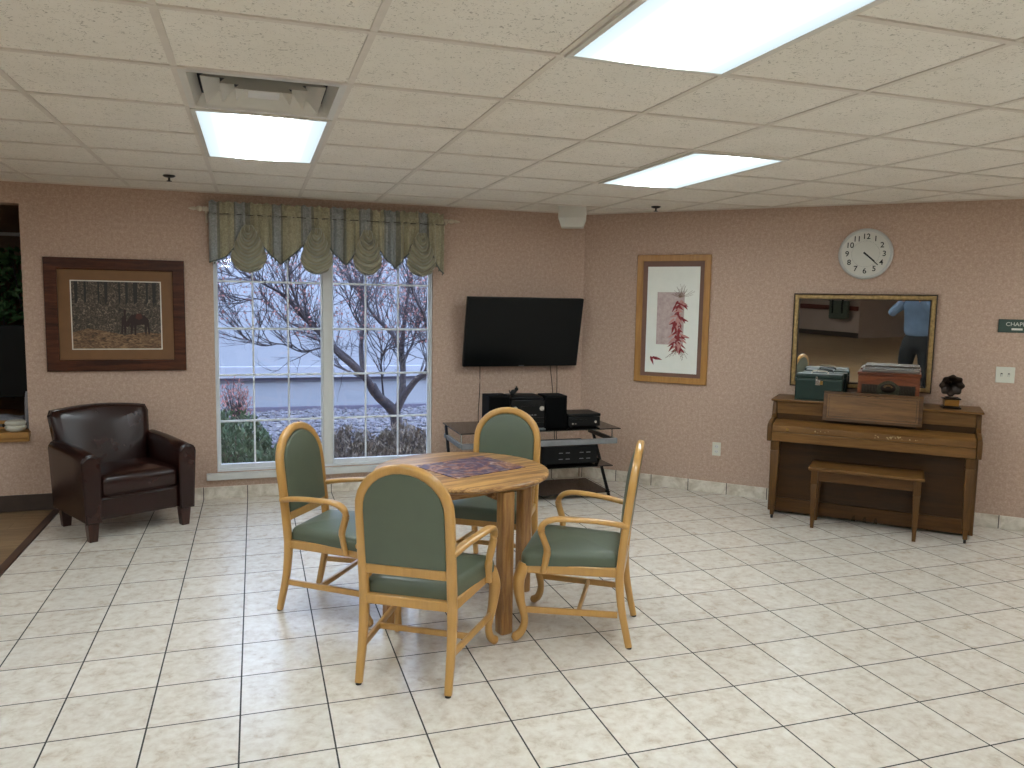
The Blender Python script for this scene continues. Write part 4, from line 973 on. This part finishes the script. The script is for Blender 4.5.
gm = thing('miniature_gramophone', 'small dark gramophone ornament with a flower horn at the right end of the piano top', 'ornament', WR(2.99, .26, .9045), RR + .15)
bm = nb(); box(bm, -.060, .060, -.055, .055, 0, .012); box(bm, -.052, .052, -.048, .048, .012, .020); box(bm, -.056, .056, -.052, .052, .066, .076); obj('box', bm, M['bronze'], gm, bevel=.003)
bm = nb(); box(bm, -.047, .047, -.044, .044, .038, .066); box(bm, -.046, .046, -.043, .043, .020, .038); obj('box_side', bm, M['gilt'], gm, bevel=.002)
bm = nb(); lathe(bm, [(.040, .076), (.043, .079), (.043, .084), (.006, .086)], (0, -.004, 0), 28); obj('turntable', bm, M['bronze'], gm)
bm = nb(); tube(bm, smooth_pts([(.0, .045, .070), (-.0, .060, .11), (-.008, .055, .155), (-.01, .032, .185)], 5), [.007, .008, .009, .012], 10); obj('tone_arm', bm, M['bronze'], gm)
bm = nb(); n = 48; prev = None; ax = Matrix.Translation((-.01, .032, .185)) @ Matrix.Rotation(math.radians(12), 4, 'X')
rings = []
for r, d, w in ((.010, 0, 0), (.014, .02, 0), (.024, .04, .01), (.045, .058, .03), (.064, .068, .05), (.078, .072, .075)):
    rings.append([bm.verts.new(ax @ Vector((r * (1 + w * math.cos(8 * 2 * PI * k / n)) * math.cos(2 * PI * k / n), -d - .010 * (abs(math.cos(4 * 2 * PI * k / n)) if r > .04 else 0), r * (1 + w * math.cos(8 * 2 * PI * k / n)) * math.sin(2 * PI * k / n)))) for k in range(n)])
for A, B in zip(rings, rings[1:]):
    for k in range(n): bm.faces.new((A[k], A[(k+1) % n], B[(k+1) % n], B[k]))
o = obj('horn', bm, M['bronze'], gm, ang=60); o.modifiers.new('thick', 'SOLIDIFY').thickness = .0025

# ------------------------------------------------------------------ seen through the pass-through at the far left
bm = nb(); box(bm, -3.89, -1.101, 1.47, 1.499, 2.12, 2.15); struct('trim_10', bm, M['white'], LO, LR)
t = thing('dark_monitor', 'black screen standing inside the opening at the left edge of the photo', 'screen', WL(-2.12, -.52, .58), LR)
bm = nb(); box(bm, -.45, .45, -.02, .02, .22, .79); obj('screen', bm, M['screen'], t, bevel=.004)
bm = nb(); box(bm, -.04, .04, -.01, .03, .012, .22); box(bm, -.16, .16, -.10, .10, .002, .014); obj('stand', bm, M['black'], t, bevel=.004)
def leafy(name, bmx, n, cx, cz, sx, sy, sz, size, rr, cy=0):
    for k in range(n):
        p = Vector((cx + rr.gauss(0, .42) * sx, cy + rr.gauss(0, .4) * sy, cz + rr.uniform(-1, 1) * sz * .5))
        R = Euler((rr.uniform(0, 6), rr.uniform(0, 6), rr.uniform(0, 6))).to_matrix(); s = size * rr.uniform(.6, 1.3)
        vs = [bmx.verts.new(p + R @ Vector(q)) for q in ((0, -s, 0), (s * .55, 0, .1 * s), (0, s, 0), (-s * .55, 0, .1 * s))]
        bmx.faces.new(vs)
t = thing('trailing_ivy', 'dark green ivy foliage above the black screen in the left opening', 'plant', WL(-2.2, -.95, .58), LR)
bm = nb(); leafy('l', bm, 2600, -.1, 1.1, .75, .25, .62, .035, random.Random(5)); obj('foliage', bm, M['ivy'], t, smooth=False)
bm = nb()
for k in range(7): tube(bm, smooth_pts([(-.5 + k * .13, .02, .16), (-.5 + k * .15, 0, .6), (-.5 + k * .13 + .05, -.03, 1.3)], 4), .006, 6)
obj('stems', bm, M['bark'], t)
bm = nb(); lathe(bm, [(.14, .002), (.17, .16), (.18, .17), (.16, .165)], (-.1, 0, 0), 24); obj('pot', bm, M['darkmetal'], t)
t = thing('wooden_tray', 'oak tray with a grey cloth inside the opening at the left edge', 'tray', WL(-1.93, -.24, .585), LR)
bm = nb(); box(bm, -.28, .28, -.09, .12, 0, .03); obj('base', bm, M['ledge'], t, bevel=.003)
bm = nb(); box(bm, -.28, .28, -.09, -.075, .055, .08); obj('rail', bm, M['ledge'], t, bevel=.003)
for k in range(9):
    bm = nb(); lathe(bm, [(.010, .03), (.012, .045), (.010, .056)], (-.25 + k * .0625, -.08, 0), 10); obj('spindle', bm, M['darkmetal'], t)
bm = nb(); puff(bm, rrect(-.26, .26, -.06, .10, .03), .07, .03, .02, lambda u, v, h: (u, v, .03 + h + .006 * math.sin(u * 60) * (h > .03))); tag(obj('folded_cloth', bm, M['cloth'], None, WL(-1.93, -.24, .585), LR), 'grey cloth folded in the oak tray at the left edge', 'cloth')
bm = nb(); lathe(bm, [(.035, 0), (.060, .010), (.070, .028), (.068, .040), (.060, .044), (.066, .052), (.069, .066), (.060, .078), (.030, .084)], n=28); tag(obj('lidded_dish', bm, M['dish'], None, WL(-1.69, .005, .606), LR), 'white lidded dish on the oak ledge at the left edge', 'dish')
bm = nb(); lathe(bm, [(.018, 0), (.020, .1), (.018, .20), (.012, .26), (.008, .28)], n=16); tag(obj('grey_candle', bm, M['cloth'], None, WL(-1.635, -.12, .606), LR), 'tall grey candle standing against the right side of the left opening', 'candle')

# ------------------------------------------------------------------ outside the window
bm = nb(); box(bm, -14, 16, 6.9, 30, -.14, -.08); struct('ground', bm, M['gravelbed'])
bm = nb(); box(bm, -13, 15, 12.3, 12.6, -.08, 3.1); struct('wall_exterior', bm, M['extwall'])
bm = nb(); box(bm, -13, 15, 12.24, 12.299, .385, .425); struct('trim_7', bm, M['extdark'])  # strip coloured dark to stand for the shadow line under the trim
bm = nb(); box(bm, -13, 15, 12.19, 12.299, .425, .60); struct('trim_8', bm, M['exttrim'], bevel=.01)
bm = nb(); box(bm, -13, 15, 12.22, 12.299, -.079, -.02); struct('trim_9', bm, M['extdark'])
rg = random.Random(21)
bm = nb()
def rock(bm, p, s, rg):
    base = [(0, 0, 1), (.9, 0, .3), (.3, .85, .3), (-.7, .5, .3), (-.7, -.5, .3), (.3, -.85, .3), (.7, .5, -.4), (-.3, .85, -.4), (-.9, 0, -.4), (-.3, -.85, -.4), (.7, -.5, -.4), (0, 0, -.8)]
    F = [(0,1,2),(0,2,3),(0,3,4),(0,4,5),(0,5,1),(1,6,2),(2,7,3),(3,8,4),(4,9,5),(5,10,1),(6,7,2),(7,8,3),(8,9,4),(9,10,5),(10,6,1),(11,7,6),(11,8,7),(11,9,8),(11,10,9),(11,6,10)]
    R = Euler((rg.uniform(0, 6), rg.uniform(0, 6), rg.uniform(0, 6))).to_matrix(); sc = Vector((rg.uniform(.7, 1.3), rg.uniform(.7, 1.2), rg.uniform(.5, .8)))
    vs = [bm.verts.new(Vector(p) + Vector([c * k for c, k in zip(R @ Vector(q), sc)]) * s) for q in base]
    for f in F: bm.faces.new([vs[i] for i in f])
for k in range(2600):
    y = 9.2 + 3.0 * rg.random(); x = rg.uniform(-.09 * y - 1, .31 * y + .4)
    rock(bm, (x, y, -.07), rg.uniform(.025, .055), rg)
tag(obj('river_rocks', bm, M['rock'], smooth=False), 'bed of grey river rocks along the building outside the window', 'rocks', kind='stuff')

# bare crab-apple tree
tr = thing('bare_tree', 'bare branching tree with a few red leaves outside the window', 'tree', (1.62, 9.3, -.08))
def pxr(u, v, Y):      # direction of sight to lay the limbs out once; the limbs get their own depth
    d = _fw + _r2 * ((u - 512) / CAM_F) - _u2 * ((v - 384) / CAM_F); t = Y / d.y
    return Vector((d.x * t - 1.62, Y - 9.3, CAM_H + d.z * t + .08))
limbs = []
def limb(pts, r0, r1, dep):
    P = [pxr(u, v, 9.3 + dep * k / (len(pts) - 1)) for k, (u, v) in enumerate(pts)]; limbs.append((smooth_pts(P, 4), r0 * .72, r1 * .66))
limb([(397, 428), (395, 414), (388, 405), (378, 396), (372, 385)], .105, .075, -.1)
limb([(388, 405), (374, 392), (366, 378), (352, 365), (338, 353), (318, 330), (300, 314), (285, 296), (262, 283), (240, 272)], .075, .012, -.7)
limb([(372, 388), (364, 372), (361, 350), (362, 335), (364, 310), (358, 285), (350, 262)], .055, .010, .5)
limb([(364, 374), (348, 358), (332, 345), (320, 334), (308, 322), (296, 300), (290, 280), (288, 262)], .045, .010, -1.1)
limb([(397, 410), (402, 395), (403, 372), (402, 350), (404, 325), (407, 300), (412, 270)], .070, .018, .3)
limb([(401, 350), (393, 335), (380, 322), (370, 310), (362, 296), (352, 280), (344, 262)], .040, .010, .9)
limb([(396, 412), (404, 396), (416, 380), (426, 372), (429, 355), (428, 335), (424, 315), (414, 295), (408, 275)], .065, .014, -.5)
limb([(403, 360), (412, 345), (416, 330), (422, 310), (430, 290)], .025, .008, .4)
limb([(338, 353), (322, 348), (302, 352), (282, 344), (262, 346), (244, 338)], .018, .004, -.5)
limb([(318, 330), (296, 326), (276, 312), (262, 300), (246, 300), (226, 302)], .018, .004, .4)
limb([(366, 380), (350, 372), (336, 366), (322, 358)], .022, .008, .8)
limb([(262, 283), (246, 280), (232, 276), (218, 272)], .012, .003, .3)
limb([(380, 322), (376, 300), (378, 280), (384, 262)], .018, .005, .4)
limb([(372, 330), (358, 322), (350, 305), (352, 285)], .016, .005, -.6)
limb([(384, 400), (382, 380), (381, 360), (384, 350)], .018, .008, -.3)
limb([(384, 350), (392, 348), (402, 346)], .010, .004, -.1)
bm = nb(); rt = random.Random(9); tips = []
for P, r0, r1 in limbs: tube(bm, P, [r0, (r0 + r1) / 2, r1], 8)
obj('trunk_and_limbs', bm, M['bark'], tr, ang=80)
bm = nb()
def twig(p, d, L, r, depth):
    pts = [p]; q = p.copy(); dd = d.copy()
    for k in range(4):
        dd = (dd + Vector((rt.gauss(0, .18), rt.gauss(0, .18), rt.gauss(.06, .14)))).normalized(); q = q + dd * L / 4; pts.append(q.copy())
    tube(bm, pts, [r, r * .35], 4, cap=False); tips.extend(pts[2:])
    if depth:
        for k in range(rt.choice((2, 3, 3))):
            i = rt.choice((1, 2, 3)); nd = (dd + Vector((rt.gauss(0, .6), rt.gauss(0, .5), rt.gauss(.15, .5)))).normalized()
            twig(pts[i], nd, L * rt.uniform(.5, .75), r * .55, depth - 1)
for P, r0, r1 in limbs[1:] * 2:
    m = len(P)
    for k in range(int(m * .30), m):
        if rt.random() < .62:
            d = (P[min(k + 1, m - 1)] - P[k - 1]).normalized(); d = (d + Vector((rt.gauss(0, .55), rt.gauss(0, .55), rt.gauss(.35, .4)))).normalized()
            twig(P[k], d, rt.uniform(.4, .85), .007, 2)
obj('twigs', bm, M['bark'], tr, smooth=False)
bm = nb()
for p in tips:
    if rt.random() < .42 and p.z > 1.2:
        R = Euler((rt.uniform(0, 6), rt.uniform(0, 6), rt.uniform(0, 6))).to_matrix(); s = rt.uniform(.010, .022)
        bm.faces.new([bm.verts.new(p + R @ Vector(q)) for q in ((0, -s, 0), (s * .6, 0, 0), (0, s, 0), (-s * .6, 0, 0))])
obj('leaves', bm, M['leafred'], tr, smooth=False)

def shrub(x, y, r, h, lab, mat, seed, dens=900, size=.022, tw=60):
    t = thing('shrub', lab, 'shrub', (x, y, -.08)); rr = random.Random(seed)
    bm = nb()
    for k in range(tw):
        a = rr.uniform(0, 2 * PI); q = rr.random() ** .5 * r; hh_ = h * (1 - .45 * (q / r) ** 2) * rr.uniform(.75, 1.05)
        tube(bm, smooth_pts([(rr.gauss(0, .03), rr.gauss(0, .03), 0), (q * .5 * math.cos(a), q * .5 * math.sin(a), hh_ * .45), (q * math.cos(a), q * math.sin(a), hh_)], 2), [.006, .002], 4, cap=False)
    obj('stems', bm, M['brownbush'] if mat == 'juniper' else M['bark'], t, smooth=False)
    bm = nb()
    for k in range(dens):
        a = rr.uniform(0, 2 * PI); q = rr.random() ** .45 * r; zt_ = h * (1 - .5 * (q / r) ** 2) * (1 + .12 * math.sin(a * 3 + seed)); z = zt_ * (1 - rr.random() ** 1.6 * .9)
        p = Vector((q * math.cos(a), q * math.sin(a), z)); R = Euler((rr.uniform(-.9, .9), rr.uniform(-.9, .9), rr.uniform(0, 6))).to_matrix(); s = size * rr.uniform(.7, 1.5)
        bm.faces.new([bm.verts.new(p + R @ Vector(w)) for w in ((0, 0, -s), (s * .35, 0, 0), (0, 0, s * 1.3), (-s * .35, 0, 0))])
    obj('foliage', bm, M[mat], t, smooth=False)
shrub(-.22, 8.0, .36, .56, 'green juniper shrub outside, at the left side of the window', 'juniper', 1, 2600, .03)
shrub(.36, 7.7, .30, .40, 'green shrub outside, right of the juniper', 'juniper', 2, 1700, .026)
shrub(.88, 7.75, .34, .42, 'grey-brown shrub outside, below the middle of the window', 'brownbush', 3, 2000, .026, 140)
shrub(1.42, 7.8, .34, .44, 'grey-brown shrub outside, right of the window middle bar', 'brownbush', 4, 2000, .026, 140)
shrub(1.97, 7.9, .34, .42, 'grey-brown shrub outside, at the right side of the window', 'brownbush', 5, 1800, .026, 140)
shrub(-.28, 11.3, .24, .58, 'thin reddish shrub by the building, outside at the far left', 'leafred', 6, 500, .022, 70)

# ------------------------------------------------------------------ the photographer, seen in the mirror
FD = Vector((math.sin(CAM_YAW + .1), math.cos(CAM_YAW + .1), 0))
pe = thing('person', 'person in a blue sweatshirt and black trousers taking a photo, seen in the mirror', 'person', (-FD.x * .36 - .05, -FD.y * .36 + .02, 0), -(CAM_YAW + .1))
def skin(name, verts, edges, mat, parent, root=0, sub=2):
    me = bpy.data.meshes.new(name); me.from_pydata([v[:3] for v in verts], edges, []); me.materials.append(mat)
    o = bpy.data.objects.new(name, me); C.objects.link(o); o.parent = parent
    o.modifiers.new('skin', 'SKIN'); 
    for i, v in enumerate(verts):
        d = me.skin_vertices[0].data[i]; d.radius = v[3:5] if len(v) > 4 else (v[3], v[3]); d.use_root = (i == root)
    o.modifiers['skin'].use_smooth_shade = True
    s = o.modifiers.new('sub', 'SUBSURF'); s.levels = sub; s.render_levels = sub
    return o
def chain(a): return [(i, i + 1) for i in range(a[0], a[1])]
# body: x right, y forward
V = [(0, 0, .98, .15, .11), (0, 0, 1.15, .135, .10), (0, -.01, 1.33, .155, .105), (0, -.01, 1.46, .13, .09), (0, 0, 1.55, .058), (0, .02, 1.62, .055)]
E_ = [(0, 1), (1, 2), (2, 3), (3, 4), (4, 5)]
HB = len(V)
V += [(0, .03, 1.70, .078, .095), (0, .025, 1.79, .08, .10), (0, .01, 1.86, .05, .06)]; E_ += [(5, 6), (6, 7), (7, 8)]
for s in (-1, 1):
    b = len(V)
    V += [(s * .20, -.01, 1.46, .06), (s * .33, .05, 1.36, .048), (s * .37, .14, 1.27, .043), (s * .20, .24, 1.40, .036), (s * .105, .31, 1.545, .026), (s * .085, .325, 1.585, .034, .018)]
    E_ += [(3, b)] + chain((b, b + 5)); hb = b + 5
    for f, (dx, dz, L) in enumerate(((0, .034, .075), (-.004, .012, .08), (-.004, -.010, .075), (0, -.030, .06))):
        c = len(V); V += [(s * (.082 + dx), .335, 1.600 + dz * .8, .0095), (s * (.075 + dx - L * .35), .352, 1.612 + dz, .0088), (s * (.075 + dx - L * .55), .330, 1.614 + dz, .0075)]
        E_ += [(hb, c), (c, c + 1), (c + 1, c + 2)]
    c = len(V); V += [(s * .070, .300, 1.600, .010), (s * .045, .298, 1.615, .009)]; E_ += [(hb, c), (c, c + 1)]
    b = len(V)
    V += [(s * .10, 0, .90, .105), (s * .125, .01, .70, .082), (s * .145, .02, .50, .062), (s * .155, 0, .28, .052), (s * .16, -.02, .09, .038), (s * .17, .06, .045, .036, .03), (s * .175, .13, .035, .032, .022)]
    E_ += [(0, b)] + chain((b, b + 6))
skin('body', V, E_, M['skin'], pe)
V = [(0, 0, .90, .23, .17), (0, 0, 1.10, .225, .165), (0, -.01, 1.32, .235, .16), (0, -.01, 1.46, .17, .125), (0, 0, 1.535, .080)]; E_ = [(0, 1), (1, 2), (2, 3), (3, 4)]
for s in (-1, 1):
    b = len(V); V += [(s * .22, -.01, 1.46, .095), (s * .33, .05, 1.36, .08), (s * .37, .14, 1.27, .07), (s * .21, .235, 1.395, .05), (s * .125, .295, 1.515, .040)]; E_ += [(3, b)] + chain((b, b + 4))
skin('sweatshirt', V, E_, M['shirt'], pe)
bm = nb(); tube(bm, [(.062 * math.cos(a), .01 + .062 * math.sin(a), 1.565 - .012 * math.sin(a)) for a in [2 * PI * k / 20 for k in range(20)]], .012, 8, closed=True); obj('collar', bm, M['collar'], pe)
V = [(0, 0, 1.02, .20, .14), (0, 0, .90, .21, .15)]; E_ = [(0, 1)]
for s in (-1, 1):
    b = len(V); V += [(s * .115, 0, .78, .145), (s * .14, .01, .62, .125), (s * .155, .02, .45, .105), (s * .165, 0, .26, .095), (s * .168, -.015, .07, .088)]; E_ += [(1, b)] + chain((b, b + 4))
skin('trousers', V, E_, M['pants'], pe)
for s in (-1, 1):
    bm = nb(); tube(bm, smooth_pts([(s * .160, -.075, .045), (s * .163, -.03, .055), (s * .168, .06, .048), (s * .175, .13, .036), (s * .178, .185, .028)], 4), [(.036, .044), (.040, .052), (.044, .046), (.046, .034), (.030, .022)], 14); obj('shoe', bm, M['shoe'], pe)
bm = nb(); lathe(bm, [(.088, 1.765), (.096, 1.80), (.092, 1.85), (.065, 1.895), (.02, 1.91)], n=24, mx=Matrix.Translation((0, .012, 0)) @ Matrix.Diagonal((.95, 1.1, 1, 1))); obj('hair', bm, M['hair'], pe)
for s in (-1, 1):
    bm = nb(); lathe(bm, [(.002, -.012), (.012, -.006), (.013, .004), (.004, .012)], (s * .033, .118, 1.755), 12, 'y'); obj('eye', bm, M['white'], pe)
    bm = nb(); tube(bm, smooth_pts([(s * .086, .02, 1.775), (s * .096, .008, 1.77), (s * .097, .005, 1.74), (s * .086, .018, 1.72)], 3), .009, 8); obj('ear', bm, M['skin'], pe)
bm = nb(); tube(bm, [(0, .120, 1.755), (0, .142, 1.725), (0, .128, 1.712)], [.008, .015, .010], 8); obj('nose', bm, M['skin'], pe)
bm = nb(); tube(bm, [(-.025, .112, 1.685), (0, .122, 1.683), (.025, .112, 1.685)], [.003, .007, .003], 8); obj('mouth', bm, M['saddle'], pe)
ph = nb(); box(ph, -.075, .075, -.018, -.010, -.055, .018)
tag(obj('smartphone', ph, M['black'], None, (0, 0, CAM_H), -CAM_YAW, bevel=.004), 'black smartphone held up by the person in the mirror', 'phone')
# green bag hanging on the hall handrail, seen in the mirror
hc = thing('hanging_bag', 'dull green bag with black straps hanging on the hall handrail, seen in the mirror', 'bag', (-11.1, -8.10, 0))
bm = nb(); puff(bm, rrect(-.42, .42, .55, 1.12, .06), .12, .03, .02, lambda u, v, h: (u, h - .06, v), both=True); obj('body', bm, M['hallgreen'], hc)
for s in (-1, 1):
    bm = nb(); tube(bm, smooth_pts([(s * .22, .07, .72), (s * .22, .09, 1.0), (s * .25, .06, 1.18), (s * .40, .02, 1.24)], 5), .03, 8); obj('strap', bm, M['darkmetal'], hc)
bm = nb(); tube(bm, smooth_pts([(-.48, 0, 1.14), (-.3, .03, 1.22), (0, .05, 1.18), (.3, .03, 1.25), (.5, 0, 1.2)], 5), [.05, .07, .05, .08, .04], 10); obj('top_roll', bm, M['darkmetal'], hc)
